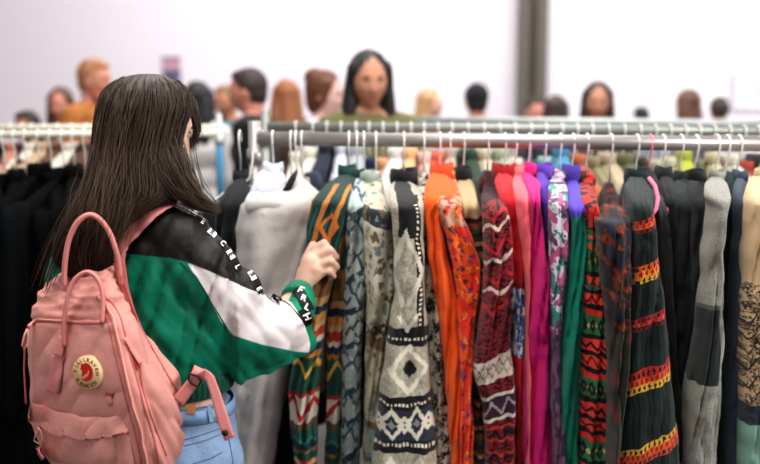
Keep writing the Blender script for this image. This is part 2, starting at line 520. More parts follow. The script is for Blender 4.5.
def p_southwest(u, v, o):
    vv = v + u * .12
    st = [(170, (26, 58, 52)), (262, (128, 94, 58)), (292, (196, 152, 100)), (301, (24, 50, 78)), (309, (196, 138, 72)), (319, (200, 170, 122)), (324, (184, 56, 40)), (332, (222, 206, 184)),
          (338, (34, 56, 84)), (346, (196, 128, 62)), (351, (28, 84, 66)), (372, (28, 84, 66)), (386, (190, 48, 46)), (390, (226, 214, 196)), (413, (120, 88, 60)), (419, (36, 104, 92)), (430, (28, 62, 84)), (442, (150, 122, 80)), (446, (40, 90, 72)), (454, (212, 56, 62)), (480, (34, 70, 78)), (500, (190, 130, 70))]
    c = ramp(vv, 170, 520, st)
    c = mix(band(v, 185, 262) * lt(ab(fr(u / 15 + .2 + v * .008) - .5), .16), c, S(190, 122, 58))
    c = mix(band(v, 205, 262) * lt(ab(fr(u / 15 + .62 + v * .008) - .5), .07), c, S(24, 98, 92))
    c = mix(lt(ab(dia(u, v, 4, 226, 11, 17) - .75), .2), c, S(206, 116, 52))
    c = mix(zig(u, v, 362, 21, 15, 3.2), c, S(232, 178, 84))
    c = mix(zig(u, v, 401, 23, 16, 3.4), c, S(190, 40, 46))
    c = mix(zig(u, v, 432, 14, 7, 2.0), c, S(60, 140, 118))
    c = mix(zig(u, v, 459, 18, 10, 2.4), c, S(238, 200, 150))
    c = mix(band(v, 264, 291) * lt(dia(rep(u, 12), v, 0, 277, 5, 8), 1.0), c, S(96, 62, 44))
    return c
def p_bluegrey(u, v, o):
    st = [(170, (170, 182, 178)), (208, (60, 82, 92)), (216, (150, 162, 160)), (250, (196, 200, 190)), (268, (72, 92, 102)), (276, (168, 178, 178)), (302, (40, 58, 70)), (308, (178, 182, 176)), (336, (58, 78, 92)), (342, (160, 168, 166)),
          (382, (44, 62, 74)), (390, (170, 176, 172)), (414, (40, 70, 84)), (420, (150, 160, 158)), (446, (30, 50, 62)), (454, (120, 136, 138))]
    c = ramp(v + u * .5, 170, 500, st)
    c = mix(lt(ab(dia(rep(u, 14), fr(v / 34) * 34, 0, 17, 6, 11) - 1), .25), c, S(62, 84, 96))
    return mix(gt(nz(o, 60, 3), .6), c, S(190, 194, 186))
def p_beige(u, v, o):
    c = ramp(v - u * .4, 170, 500, [(170, (196, 190, 168)), (205, (52, 58, 66)), (222, (206, 200, 182)), (288, (196, 186, 160)), (334, (124, 98, 72)), (345, (178, 168, 140)), (414, (116, 92, 66)), (424, (150, 152, 132)), (446, (92, 104, 100)), (454, (168, 160, 136))])
    k = nz(o, 34, 4)
    c = mix(gt(k, .585), c, S(112, 96, 74))
    c = mix(lt(k, .40), c, S(120, 140, 134))
    c = mix(band(v, 318, 334) * lt(ab(dia(rep(u, 9), v, 0, 326, 4, 7) - .9), .3), c, S(60, 60, 58))
    return c
def p_diamondknit(u, v, o):
    u, v = knitpix(u, v, 1.25)
    grey = mix(gt(nz(o, 120, 2), .52), S(160, 154, 138), S(184, 178, 160))
    cream = S(218, 212, 194); blk = S(24, 24, 26); navy = S(44, 50, 66)
    c = grey
    c = mix(band(v, 170, 236) * lt(ab(u + 2), 9), c, blk)
    c = mix(band(v, 196, 330) * lt(ab(u - 9 - (v - 250) * .03), 3.4), c, blk)
    c = mix(band(v, 200, 322) * lt(ab(u - 9 - (v - 250) * .03), 1.3) * lt(fr(v / 5), .4), c, cream)
    c = mix(lt(ab(dia(u, v, -4, 268, 16, 36) - 1), .16), c, S(204, 200, 184))
    c = mix(gt(v, 322) * lt(v, 340), c, blk)
    c = mix(lt(v, 328) * gt(v, 308) * lt(dia(u, v, -2, 306, 14, 22), 1.0), c, cream)
    c = mix(lt(v, 328) * gt(v, 300) * lt(dia(u, v, -2, 306, 9, 14), 1.0), c, grey)
    c = mix(band(v, 332, 335) * lt(fr(u / 4.2), .5), c, cream)
    c = mix(lt(ab(dia(u, v, 2, 362, 19, 22) - 1), .17), c, cream)
    c = mix(lt(dia(u, v, 2, 362, 7, 9), 1), c, blk)
    b2 = band(v, 388, 446)
    c = mix(b2, c, blk)
    c = mix(band(v, 394, 397) * lt(fr(u / 4), .55), c, cream)
    c = mix(band(v, 436, 439) * lt(fr(u / 4), .55), c, cream)
    c = mix(band(v, 400, 433), c, navy)
    d = dia(rep(u + 2, 26), v, 0, 416, 11, 14)
    d2 = dia(rep(u + 15, 26), v, 0, 416, 6, 7)
    c = mix(lt(ab(d - 1), .24), c, cream)
    c = mix(band(v, 400, 433) * lt(ab(d2 - 1), .4), c, cream)
    c = mix(lt(d, .36), c, S(140, 140, 140))
    for cu in (-16, 15): c = mix(lt(ab(dia(u, v, cu, 474, 14, 22) - 1), .22), c, cream)
    for cu in (-16, 15): c = mix(lt(dia(u, v, cu, 474, 5, 8), 1), c, navy)
    return c
def p_speckle(u, v, o):
    k = nz(o, 42, 4, .65); s = nz(o, 160, 2)
    c = mix(gt(k, .52), S(208, 196, 178), S(30, 30, 34))
    c = mix(gt(s, .6), c, S(224, 214, 198))
    return mix(band(k, .50, .53), c, S(96, 112, 116))
def p_orangeprint(u, v, o):
    k = nz(o, 26, 3); k2 = nz(vec(u / 14, v / 20), 1.7, 2)
    c = mix(gt(k, .5), S(238, 92, 34), S(226, 56, 34))
    c = mix(gt(k2, .60), c, S(132, 46, 92))
    c = mix(lt(k2, .36), c, S(96, 44, 40))
    c = mix(lt(v, 226) * gt(nz(o, 50, 2), .5), c, S(190, 150, 130))
    return mix(band(k, .475, .49), c, S(244, 166, 60))
def p_tanstripe(u, v, o):
    c = ramp(fr(v / 26.0) * 26.0 + 170, 170, 196, [(170, (70, 48, 36)), (175, (176, 140, 100)), (179, (40, 30, 28)), (184, (136, 76, 48)), (189, (60, 74, 52)), (193, (30, 26, 26))])
    return mix(lt(v, 215), c, S(176, 154, 116))
def p_redknit(u, v, o):
    vv = v + u * .34
    u2, v2 = knitpix(u, vv, 1.2)
    red = S(134, 26, 36); blk = S(28, 20, 26); gry = S(196, 184, 172)
    k = nz(vec(u2 / 6.5, v2 / 3.2), 1.5, 2)
    c = mix(gt(k, .52), red, blk)
    c = mix(lt(v2, 200), c, S(52, 18, 24))
    c = mix(band(v2, 205, 300) * lt(ab(zigd(u2, v2, 20, 9, 30)), 2.0), c, S(210, 190, 178))
    c = mix(band(v2, 205, 320) * lt(ab(zigd(u2 + 5, v2 + 12, 20, 9, 30)), 1.8), c, S(176, 34, 44))
    c = mix(band(v2, 352, 374), c, gry)
    c = mix(zig(u2, v2, 359, 8, 6, 1.2), c, S(120, 100, 84))
    c = mix(zig(u2, v2, 367, 8, -6, 1.2), c, S(150, 120, 90))
    c = mix(band(v2, 386, 390), c, S(214, 202, 190))
    c = mix(band(v2, 390, 410), c, S(64, 34, 54))
    c = mix(zig(u2, v2, 400, 18, 14, 2.2), c, S(170, 160, 162))
    c = mix(band(v2, 410, 414), c, S(210, 200, 190))
    c = mix(band(v2, 418, 480) * lt(ab(zigd(u2, v2, 16, 8, 22)), 2.2), c, S(20, 18, 28))
    c = mix(lt(fr(v2 / 12), .14) * gt(v2, 420), c, S(182, 62, 54))
    return c
def zigd(u, v, per, amp, vper):
    return fr((v - (tri(u / per) - .5) * amp) / vper) * vper - vper / 2
def p_redhood(u, v, o):
    c = mix(gt(v, 283) * lt(v, 352), S(206, 26, 40), mix(gt(nz(o, 60, 2), .50), S(226, 224, 230), S(70, 110, 172)))
    return mix(band(v, 278, 283), c, S(150, 14, 28))
def p_floral(u, v, o):
    k = nz(o, 30, 2.5, .6); k2 = nz(vec(u / 15, v / 24), 1.5, 2)
    c = mix(gt(k, .5), S(224, 216, 224), S(110, 86, 116))
    c = mix(gt(k2, .57), c, S(190, 92, 140))
    c = mix(lt(k2, .40), c, S(70, 150, 140))
    c = mix(gt(k, .62), c, S(40, 34, 52))
    return mix(gt(v, 330), c, mix(gt(k, .48), S(60, 44, 70), S(120, 80, 110)))
def p_ethnic(u, v, o):
    vv = v - u * .12
    q = fr((vv - 290) / 62.0) * 62.0
    c = ramp(q, 0, 62, [(0, (226, 66, 56)), (9, (36, 22, 24)), (14, (220, 60, 52)), (20, (56, 116, 74)), (40, (34, 24, 24)), (45, (230, 70, 58)), (57, (30, 22, 24))])
    c = mix(band(q, 21, 41) * lt(ab(dia(rep(u, 8), q, 0, 31, 3, 7) - .8), .4), c, S(30, 26, 28))
    c = mix(band(q, 24, 38) * lt(dia(rep(u + 4, 8), q, 0, 31, 1.8, 3), 1), c, S(196, 170, 120))
    c = mix(zig(u, q, 5, 9, 6, 1.3), c, S(32, 20, 24))
    c = mix(zig(u, q, 52, 9, 6, 1.6), c, S(32, 22, 26))
    c = mix(lt(v, 225), c, mix(gt(nz(o, 45, 2), .5), S(190, 40, 34), S(44, 26, 28)))
    return mix(band(v, 225, 290) * gt(nz(vec(u / 8, v / 8), 1.4, 2), .54), c, S(44, 104, 62))
def p_muted(u, v, o):
    k = nz(vec(u / 13, (v - u * .6) / 17), 1.3, 2); f = nz(o, 110, 2)
    c = mix(gt(f, .5), S(34, 29, 28), S(48, 42, 38))
    c = mix(gt(k, .56), c, S(110, 42, 34))
    c = mix(lt(k, .42), c, S(32, 36, 56))
    c = mix(gt(k, .66), c, S(150, 80, 44))
    return mix(gt(v, 330), c, mix(gt(k, .58), S(46, 48, 40), S(96, 38, 32)))
def p_darkbands(u, v, o):
    vv = v + u * .44
    uu, vq = knitpix(u, vv, 1.15)
    dk = mix(lt(fr(uu / 5.0), .34), S(30, 42, 40), S(18, 25, 26))
    c = dk
    def ho(c, a, b, top, midc, bot):
        h = (b - a)
        c = mix(band(vq, a, a + h * .34), c, top); c = mix(band(vq, a + h * .34, a + h * .7), c, midc); c = mix(band(vq, a + h * .7, b), c, bot)
        m = (a + b) / 2
        c = mix(lt(dia(rep(uu, 4.8), vq, 0, a + h * .2, 1.5, h * .18), 1), c, S(60, 20, 20))
        c = mix(lt(dia(rep(uu + 2.4, 4.8), vq, 0, m, 1.7, h * .2), 1), c, S(150, 36, 34))
        c = mix(lt(dia(rep(uu, 4.8), vq, 0, b - h * .14, 1.5, h * .16), 1), c, S(40, 26, 22))
        return c
    yel = S(206, 164, 60); org = S(212, 92, 42); red = S(176, 50, 46)
    c = ho(c, 309, 321, S(150, 44, 48), S(196, 66, 64), S(96, 34, 36))
    c = ho(c, 362, 382, red, org, yel)
    c = ho(c, 433, 450, yel, org, S(186, 74, 56))
    c = ho(c, 258, 276, org, S(236, 140, 44), yel)
    c = ho(c, 214, 226, S(206, 62, 34), org, S(120, 40, 30))
    return c
def p_greysweat(u, v, o):
    f = mix(gt(nz(o, 220, 2), .5), S(138, 138, 130), S(154, 153, 145))
    c = mix(gt(v, 306) * lt(v, 378) * lt(u, 4), f, S(44, 50, 48))
    return mix(band(v, 302, 306) * lt(u, 4), c, S(90, 92, 88))
def p_navyprint(u, v, o):
    c = S(64, 74, 88)
    c = mix(band(v, 380, 408) * gt(u, 2) * lt(ab(v - 394) + u * 0, 6 + 0.0), c, S(140, 34, 48))
    return c
def p_beigefloral(u, v, o):
    c = mix(gt(v, 398), S(206, 178, 142), mix(gt(v, 420), S(52, 66, 82), S(132, 170, 156)))
    k = nz(vec(u / 11, v / 13), 1.6, 5, .7)
    vein = lt(ab(k - .5), .03)
    c = mix(vein * gt(v, 280) * lt(v, 420), c, S(44, 38, 34))
    c = mix(lt(ab(zigd(u, v, 16, 14, 16)), 1.2) * band(v, 300, 392), c, S(50, 44, 38))
    return mix(lt(dia(u, v, 2, 448, 6, 8), 1), c, S(214, 128, 96))

# ------------------------------------------------------------------ the front rack, left to right
black = cloth('black', (26, 27, 30)); nearblack = cloth('charcoal_black', (36, 38, 40)); offblack = cloth('green_black', (30, 38, 38))
cream = cloth('cream_fleece', lambda u, v, o: mix(nz(o, 5, 3), S(194, 186, 182), S(210, 203, 199)), wr=6, vari=.05)
creamrib = cloth('cream_rib', (220, 214, 210), vari=.05)
lilac = cloth('lilac_white', (206, 206, 220), vari=.05)
taupe = cloth('taupe_fleece', (168, 158, 146), wr=6)

garment('slim black jacket at the rack end', 'slim black jacket on the first hanger beside the rack end post', 'jacket',
        [(178, 236, 246), (186, 228, 250), (205, 216, 250), (240, 214, 248), (330, 218, 246), (470, 220, 244), (560, 220, 244)], 2.46, 240, black, ysh=212, th=.04, name='jacket', htop=176, bodyL=.14)
garment('lilac white shirt', 'lilac white shirt with a stand collar, its neck poking up behind the cream sweatshirt', 'shirt',
        [(168, 262, 274), (172, 257, 284), (190, 250, 288), (200, 246, 288), (300, 246, 286), (560, 246, 284)], 2.50, 273, lilac, ysh=195, th=.03, name='shirt', htop=166, collar=(273, 178, 10, 9, lilac), bodyL=.12)
garment('gap-filling black dress between the cream sweatshirt and the southwestern jacket', 'long black dress standing in for the dark gap beside the cream sweatshirt', 'dress',
        [(178, 292, 304), (200, 286, 312), (300, 272, 312), (380, 264, 308), (464, 262, 312), (560, 262, 314)], 2.50, 296, black, ysh=205, th=.03, name='dress', htop=176, bodyL=.12)  # black garment added to stand in for the shaded gap between neighbours
# big cream sweatshirt facing the aisle
kn = [(171, 293, 299), (178, 290, 304), (186, 284, 312), (193, 270, 320), (198, 250, 326), (204, 242, 327), (212, 240, 325), (228, 237, 320), (260, 236, 312), (300, 234, 302), (350, 230, 292), (400, 228, 284), (464, 232, 276), (560, 234, 274)]
t, _ = garment('cream sweatshirt', 'big cream sweatshirt with a wide funnel neck, hanging full on beside the shopper', 'sweatshirt',
               kn, 2.40, 291, cream, ysh=212, th=.07, amp=.07, name='sweatshirt', htop=178, bodyL=.12, body=False, folds=4)
fn = []
for (py, xl, xr, dd_, tk) in ((215, 246, 300, 2.375, .03), (207, 245, 298, 2.365, .045), (200, 245, 294, 2.37, .048), (195, 248, 291, 2.385, .045), (194, 251, 288, 2.395, .036), (197, 253, 286, 2.40, .03)):
    a = P(xl, py, dd_); b = P(xr, py - .12 * (xr - xl) * 0, dd_ + .02); b.z = a.z + .004; c = (a + b) / 2; w = (b - a) / 2; n = Vector((-w.y, w.x, 0)).normalized()
    fn.append([c + w * math.cos(k * 2 * PI / 40) + n * tk * math.sin(k * 2 * PI / 40) + Vector((0, 0, .004 * math.sin(3 * k * 2 * PI / 40))) for k in range(40)])
vv, ff = loft(fn); mk('funnel_neck', vv, ff, creamrib, t)
mb = MB(); mb.add(*tube([P(284, 194, 2.40), P(289, 186, 2.40), P(293, 178, 2.415), P(296.5, 171.5, 2.44)], [.008, .010, .009, .005], 10)); mb.obj('neck_opening_shade', black, t)  # black tube laid on as the shade inside the neck opening
garment('taupe cardigan', 'taupe cardigan hanging behind and below the cream sweatshirt', 'cardigan',
        [(186, 296, 306), (205, 290, 318), (300, 276, 304), (376, 262, 296), (400, 258, 287), (440, 252, 270), (560, 250, 268)], 2.47, 302, taupe, ysh=210, th=.03, name='cardigan', htop=184, bodyL=.12)

SW = cloth('southwestern', p_southwest, vari=.1)
garment('southwestern blanket coat', 'southwestern patterned coat the shopper is holding, green, orange and red zigzags', 'coat',
        [(174, 340, 352), (184, 326, 352), (200, 312, 350), (225, 306, 345), (260, 306, 340), (300, 303, 328), (340, 298, 324), (380, 289, 321), (420, 290, 318), (464, 296, 318), (560, 298, 320)], 2.33, 349, SW, ysh=205, th=.05, name='coat', collar=(347, 180, 9, 9, cloth('dark_green_rib', (30, 66, 58))))
garment('striped blanket cardigan', 'narrow southwestern striped cardigan just right of the patterned coat being held', 'cardigan',
        [(176, 348, 356), (190, 342, 358), (220, 338, 356), (280, 330, 349), (340, 326, 344), (400, 326, 342), (464, 324, 341), (560, 324, 342)], 2.38, 357, cloth('southwestern_b', lambda u, v, o: p_southwest(u + 7, v - 4, o), vari=.1), ysh=205, th=.05, name='cardigan')
garment('blue grey patterned jumper', 'pale blue grey jumper with dark stripes, next to the beige jacquard one', 'jumper',
        [(178, 350, 362), (190, 346, 366), (215, 346, 368), (260, 345, 368), (300, 342, 365), (360, 341, 362), (464, 340, 360), (560, 340, 362)], 2.35, 364, cloth('blue_grey', p_bluegrey), ysh=208, th=.05)
garment('beige jacquard jumper', 'beige and olive jacquard jumper with brown bands left of the black and cream knit', 'jumper',
        [(182, 362, 374), (192, 360, 384), (215, 362, 392), (250, 364, 395), (290, 366, 396), (340, 365, 388), (400, 364, 382), (464, 362, 380), (560, 362, 380)], 2.33, 376, cloth('beige_jacquard', p_beige), ysh=212, th=.055, collar=(370, 186, 11, 8, cloth('sage_rib', (150, 160, 150))))
garment('black and cream diamond knit', 'thick grey cream knit with black bands and white diamond outlines', 'jumper',
        [(180, 392, 410), (188, 388, 421), (205, 390, 424), (240, 394, 424), (290, 394, 426), (340, 386, 429), (384, 379, 431), (430, 374, 436), (464, 371, 439), (560, 368, 444)], 2.25, 404, cloth('diamond_knit', p_diamondknit, bscale=350), ysh=208, th=.06, collar=(404, 184, 14, 9, cloth('black_rib', (28, 28, 30))))
garment('black and cream speckled knit', 'narrow black and cream speckled knit between the diamond knit and the orange hoodie', 'jumper',
        [(184, 418, 426), (194, 414, 432), (240, 416, 436), (290, 420, 440), (340, 424, 446), (400, 428, 452), (440, 430, 455), (475, 432, 454), (560, 432, 456)], 2.31, 424, cloth('speckle', p_speckle), ysh=206, th=.045)
garment('plain orange hoodie', 'plain bright orange hoodie between the speckled knit and the orange printed jumper', 'hoodie',
        [(172, 430, 444), (182, 426, 456), (196, 424, 456), (215, 422, 440), (250, 427, 447), (300, 435, 458), (350, 442, 462), (400, 446, 462), (464, 450, 464), (560, 450, 466)], 2.27, 440, cloth('orange', (240, 96, 26), vari=.1), ysh=204, th=.05, name='hoodie', collar=(442, 180, 12, 11, cloth('coral_hood', (236, 82, 44))), bodymat=cloth('coral', (232, 72, 38)))
garment('orange printed jumper', 'orange jumper printed with purple and red blotches', 'jumper',
        [(178, 436, 452), (190, 432, 460), (215, 438, 462), (240, 446, 474), (262, 452, 481), (290, 456, 479), (340, 458, 474), (400, 458, 472), (464, 458, 474), (560, 458, 476)], 2.25, 450, cloth('orange_print', p_orangeprint), ysh=206, th=.05)
garment('brown striped cardigan', 'brown and tan cross striped cardigan beside the orange printed jumper', 'cardigan',
        [(180, 457, 466), (188, 455, 474), (215, 460, 482), (260, 468, 486), (300, 472, 486), (360, 472, 486), (464, 468, 486), (560, 468, 488)], 2.29, 464, cloth('tan_stripe', p_tanstripe), ysh=206, th=.05, name='cardigan', collar=(463, 182, 9, 9, cloth('black_rib2', (30, 28, 28))))
garment('dark red patterned knit', 'dark red and black patterned knit with one pale grey band', 'jumper',
        [(184, 484, 494), (196, 481, 504), (230, 483, 512), (270, 484, 513), (310, 480, 511), (345, 474, 511), (368, 470, 513), (390, 478, 516), (430, 484, 515), (464, 484, 516), (560, 484, 518)], 2.23, 488, cloth('red_knit', p_redknit, bscale=350), ysh=212, th=.055, collar=(488, 192, 9, 8, cloth('dark_red_rib', (92, 20, 28))))
garment('bright red hoodie', 'bright red hoodie with a white and blue floral panel low on its sleeve', 'hoodie',
        [(172, 496, 508), (180, 494, 517), (196, 498, 519), (240, 503, 522), (282, 505, 526), (320, 509, 525), (350, 510, 524), (400, 512, 524), (464, 514, 526), (560, 514, 528)], 2.28, 505, cloth('red_hood', p_redhood, vari=.08), ysh=204, th=.05, name='hoodie', collar=(504, 181, 12, 11, cloth('deep_red_rib', (150, 22, 32))))
garment('salmon pink sweater', 'thin strip of salmon pink sweater squeezed between red and magenta', 'sweater',
        [(174, 513, 523), (184, 512, 528), (220, 517, 529), (275, 522, 528), (300, 524, 527.5), (560, 524, 528)], 2.24, 516, cloth('salmon', (240, 106, 116), vari=.08), ysh=200, th=.05, name='sweater', collar=(518, 181, 9, 10, cloth('salmon_rib', (238, 120, 124))))
garment('magenta sweatshirt', 'plain magenta pink sweatshirt with long draped sleeve', 'sweatshirt',
        [(172, 520, 530), (182, 523, 540), (200, 527, 539), (240, 527, 544), (280, 526, 549), (330, 524, 552), (390, 522, 556), (430, 521, 556), (464, 522, 556), (560, 522, 556)], 2.23, 529, cloth('magenta', (206, 26, 120), vari=.1), ysh=202, th=.055, name='sweatshirt', collar=(529, 179, 9, 9, cloth('magenta_rib', (222, 34, 120))), amp=.2)
garment('violet sweatshirt', 'violet sweatshirt just right of the magenta one', 'sweatshirt',
        [(172, 536, 544), (182, 535, 550), (205, 538, 551), (250, 542, 554), (300, 548, 562), (400, 550, 562), (464, 552, 562), (560, 552, 564)], 2.30, 545, cloth('violet', (92, 54, 164), vari=.1), ysh=204, th=.05, name='sweatshirt', collar=(544, 179, 9, 9, cloth('violet_rib', (104, 66, 176))))
garment('floral print shirt', 'silky floral print shirt in white, pink and teal', 'shirt',
        [(176, 551, 561), (186, 549, 567), (220, 549, 568), (260, 549, 567), (300, 549, 562), (340, 550, 560), (400, 550, 562), (464, 553, 566), (560, 553, 566)], 2.19, 560, cloth('floral', p_floral, rough=.5), ysh=204, th=.045, name='shirt')
garment('teal green sweatshirt', 'teal green sweatshirt with a violet ribbed shoulder', 'sweatshirt',
        [(182, 568, 580), (190, 563, 584), (204, 562, 586), (214, 566, 584), (220, 568, 583), (250, 567, 586), (290, 562, 584), (340, 557, 581), (390, 554, 580), (430, 556, 578), (464, 561, 578), (480, 564, 578), (560, 564, 580)], 2.20, 573, cloth('teal', lambda u, v, o: mix(lt(v, 212), S(6, 122, 100), S(88, 66, 178)), vari=.1), ysh=208, th=.055, name='sweatshirt', collar=(571, 181, 9, 10, cloth('violet_neck', (78, 60, 150))))
garment('red and green folk knit', 'red, black and green folk patterned knit with stacked bands', 'jumper',
        [(182, 579, 588), (192, 579, 594), (220, 583, 598), (260, 583, 601), (300, 578, 606), (350, 576, 607), (400, 577, 607), (464, 578, 607), (560, 578, 608)], 2.19, 587, cloth('folk', p_ethnic, bscale=350), ysh=208, th=.05)
garment('muted brown and navy jumper', 'round-shouldered dark brown, navy and rust blotched jumper', 'jumper',
        [(202, 604, 618), (208, 598, 625), (218, 595, 629), (240, 597, 630), (280, 601, 629), (320, 606, 628), (370, 607, 626), (420, 608, 622), (464, 609, 616), (560, 609, 616)], 2.11, 611, cloth('muted', p_muted), ysh=222, th=.055, htop=180)
garment('dark green banded knit', 'large dark green black knit with glowing orange and yellow bands', 'jumper',
        [(176, 628, 644), (186, 624, 649), (205, 628, 650), (240, 632, 654), (290, 629, 661), (340, 622, 668), (390, 617, 673), (430, 613, 678), (464, 609, 682), (560, 604, 688)], 2.12, 637, cloth('dark_bands', p_darkbands, bscale=350), ysh=210, th=.06, collar=(637, 184, 12, 9, cloth('teal_black_rib', (24, 36, 40))))
pinkwire = material('pink_plastic', (232, 138, 164), rough=.4, bump=0)
garment('charcoal hoodie', 'charcoal hoodie on a pink hanger beside the large banded knit', 'hoodie',
        [(186, 646, 656), (196, 645, 662), (230, 650, 668), (290, 656, 670), (360, 664, 674), (464, 672, 684), (560, 676, 690)], 2.26, 650, cloth('charcoal', (58, 57, 58)), ysh=210, th=.05, name='hoodie', hcol=pinkwire, hanglabel='pink hanger holding the charcoal hoodie')
mb = MB(); mb.add(*tube([P(649, 178, 2.28), P(655, 186, 2.25), P(658, 198, 2.215), P(656, 209, 2.19), (P(648, 220, 2.175))], .0052, 10))
o = mb.obj('hanger_strap', cloth('pink_strap', (230, 128, 158)), GARMENTS[-1]); o['label'] = 'pink shoulder strap'
garment('black hooded top', 'black hooded top left of the washed black sweater', 'hoodie',
        [(176, 660, 670), (186, 658, 676), (215, 664, 684), (260, 668, 688), (330, 672, 690), (464, 680, 696), (560, 682, 698)], 2.30, 663, nearblack, ysh=205, th=.05, name='hoodie', collar=(663, 182, 8, 9, nearblack))
garment('washed black sweater', 'plain washed black sweater, third garment left of the grey sweatshirt', 'sweater',
        [(180, 674, 684), (190, 672, 692), (220, 673, 694), (300, 676, 696), (380, 678, 692), (464, 682, 694), (560, 682, 694)], 2.27, 681, offblack, ysh=206, th=.05, name='sweater')
garment('soft black fleece', 'soft black fleece hanging directly left of the grey sweatshirt', 'fleece',
        [(180, 687, 698), (190, 686, 705), (215, 687, 710), (260, 688, 710), (320, 690, 706), (400, 688, 700), (560, 686, 700)], 2.24, 696, black, ysh=206, th=.05, name='fleece', collar=(695, 184, 10, 8, black))
garment('heather grey sweatshirt', 'heather grey sweatshirt with a dark patch on its long sleeve', 'sweatshirt',
        [(177, 709, 723), (183, 705, 727), (196, 706, 728), (206, 710, 723), (216, 709, 720), (240, 705, 720), (290, 700, 720), (340, 695, 719), (380, 687, 718), (420, 684, 716), (464, 684, 715), (560, 684, 716)], 2.15, 717, cloth('heather', p_greysweat, bscale=600), ysh=200, th=.055, name='sweatshirt')
garment('dark teal blouse', 'dark teal black blouse right of the grey sweatshirt', 'blouse',
        [(184, 722, 732), (196, 722, 738), (230, 724, 737), (290, 718, 734), (380, 716, 730), (464, 716, 728), (560, 716, 728)], 2.25, 727, cloth('teal_black', (26, 44, 48)), ysh=206, th=.045, name='blouse')
garment('slate blue denim shirt', 'slate blue denim shirt next to the beige floral coat', 'shirt',
        [(178, 736, 744), (186, 734, 750), (230, 734, 749), (280, 730, 746), (330, 726, 744), (400, 720, 743), (464, 720, 741), (560, 720, 742)], 2.20, 739, cloth('slate', p_navyprint), ysh=204, th=.05, name='shirt')
garment('beige floral coat', 'beige coat with black branching flowers and a pale teal hem at the right edge', 'coat',
        [(176, 750, 764), (186, 748, 772), (230, 744, 776), (290, 740, 776), (340, 738, 776), (400, 740, 778), (464, 738, 780), (560, 738, 782)], 2.14, 762, cloth('beige_floral', p_beigefloral), ysh=204, th=.06, name='coat')
garment('tan wool jacket', 'tan wool jacket just outside the right edge behind the floral coat', 'jacket',
        [(178, 772, 784), (190, 770, 796), (230, 774, 800), (560, 776, 806)], 2.24, 786, cloth('tan', (176, 146, 106)), ysh=204, th=.06, name='jacket')
GARMENTS.pop()

# ------------------------------------------------------------------ simple garments for the racks behind (mesh shared, colour per object)
def simple_garment_parts():
    def bodym():
        rings = []
        for dz, L, tk in ((-.085, .045, .012), (-.10, .075, .02), (-.125, .14, .024), (-.15, .19, .026), (-.19, .205, .026), (-.3, .2, .025), (-.45, .205, .026), (-.6, .21, .028), (-.75, .215, .03), (-.86, .215, .028), (-.865, .2, .02)):
            r = []
            for j in range(32):
                a = 2 * PI * j / 32; ca, sa = math.cos(a), math.sin(a)
                n1 = noise.noise(Vector((ca * 3, sa, dz * 5)))
                r.append(Vector((math.copysign(abs(sa) ** .7, sa) * tk * (1 + .3 * n1) + .006 * math.sin(ca * 7), math.copysign(abs(ca) ** .6, ca) * L, dz)))
            rings.append(r)
        return loft(rings)
    def sleevem(s):
        rings = []
        for k in range(16):
            t = k / 15.0; z = -.135 - .52 * t; y = s * (.185 + .05 * math.sin(t * 2.2)); w = .03 * (1 - .3 * t) * (.6 if k == 0 else 1); dpt = .05 * (1 - .3 * t) * (.6 if k == 0 else 1)
            r = []
            for j in range(20):
                a = 2 * PI * j / 20
                n1 = noise.noise(Vector((math.cos(a) * 2 + s * 3, math.sin(a) * 2, z * 7)))
                r.append(Vector((math.cos(a) * w * (1 + .35 * n1) + .01 * math.sin(t * 4), y + math.sin(a) * dpt * (1 + .3 * n1), z)))
            rings.append(r)
        return loft(rings)
    def collarm():
        rings = []
        for s, dz in ((.8, -.10), (1.0, -.085), (1.02, -.07), (.93, -.06), (.8, -.065), (.75, -.09)):
            rings.append([Vector((math.cos(a) * .025 * s, math.sin(a) * .055 * s, dz)) for a in [2 * PI * j / 20 for j in range(20)]])
        return loft(rings)
    out = []
    for nm, (v, f) in (('body', bodym()), ('sleeve', sleevem(-1)), ('sleeve', sleevem(1)), ('collar', collarm())):
        me = bpy.data.meshes.new('garment_' + nm); me.from_pydata([tuple(p) for p in v], [], f); me.polygons.foreach_set('use_smooth', [True] * len(me.polygons))
        me.materials.append(black); out.append((nm, me))
    return out
SG = simple_garment_parts()
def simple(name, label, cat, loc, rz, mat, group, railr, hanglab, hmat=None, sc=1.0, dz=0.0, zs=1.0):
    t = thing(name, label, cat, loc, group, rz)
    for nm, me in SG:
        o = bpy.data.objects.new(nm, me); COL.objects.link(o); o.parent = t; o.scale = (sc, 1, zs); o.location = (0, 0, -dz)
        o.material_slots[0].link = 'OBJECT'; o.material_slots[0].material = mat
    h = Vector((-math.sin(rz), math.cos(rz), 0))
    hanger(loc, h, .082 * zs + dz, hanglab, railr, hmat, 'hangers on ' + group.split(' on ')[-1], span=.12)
    return t

def on_line(A, B, px):
    # point of the rail A-B seen at column px
    t0, t1 = 0.0, 1.0
    for _ in range(40):
        m = (t0 + t1) / 2; q = A.lerp(B, m)
        if project(q)[0] < px: t0 = m
        else: t1 = m
    return A.lerp(B, (t0 + t1) / 2)

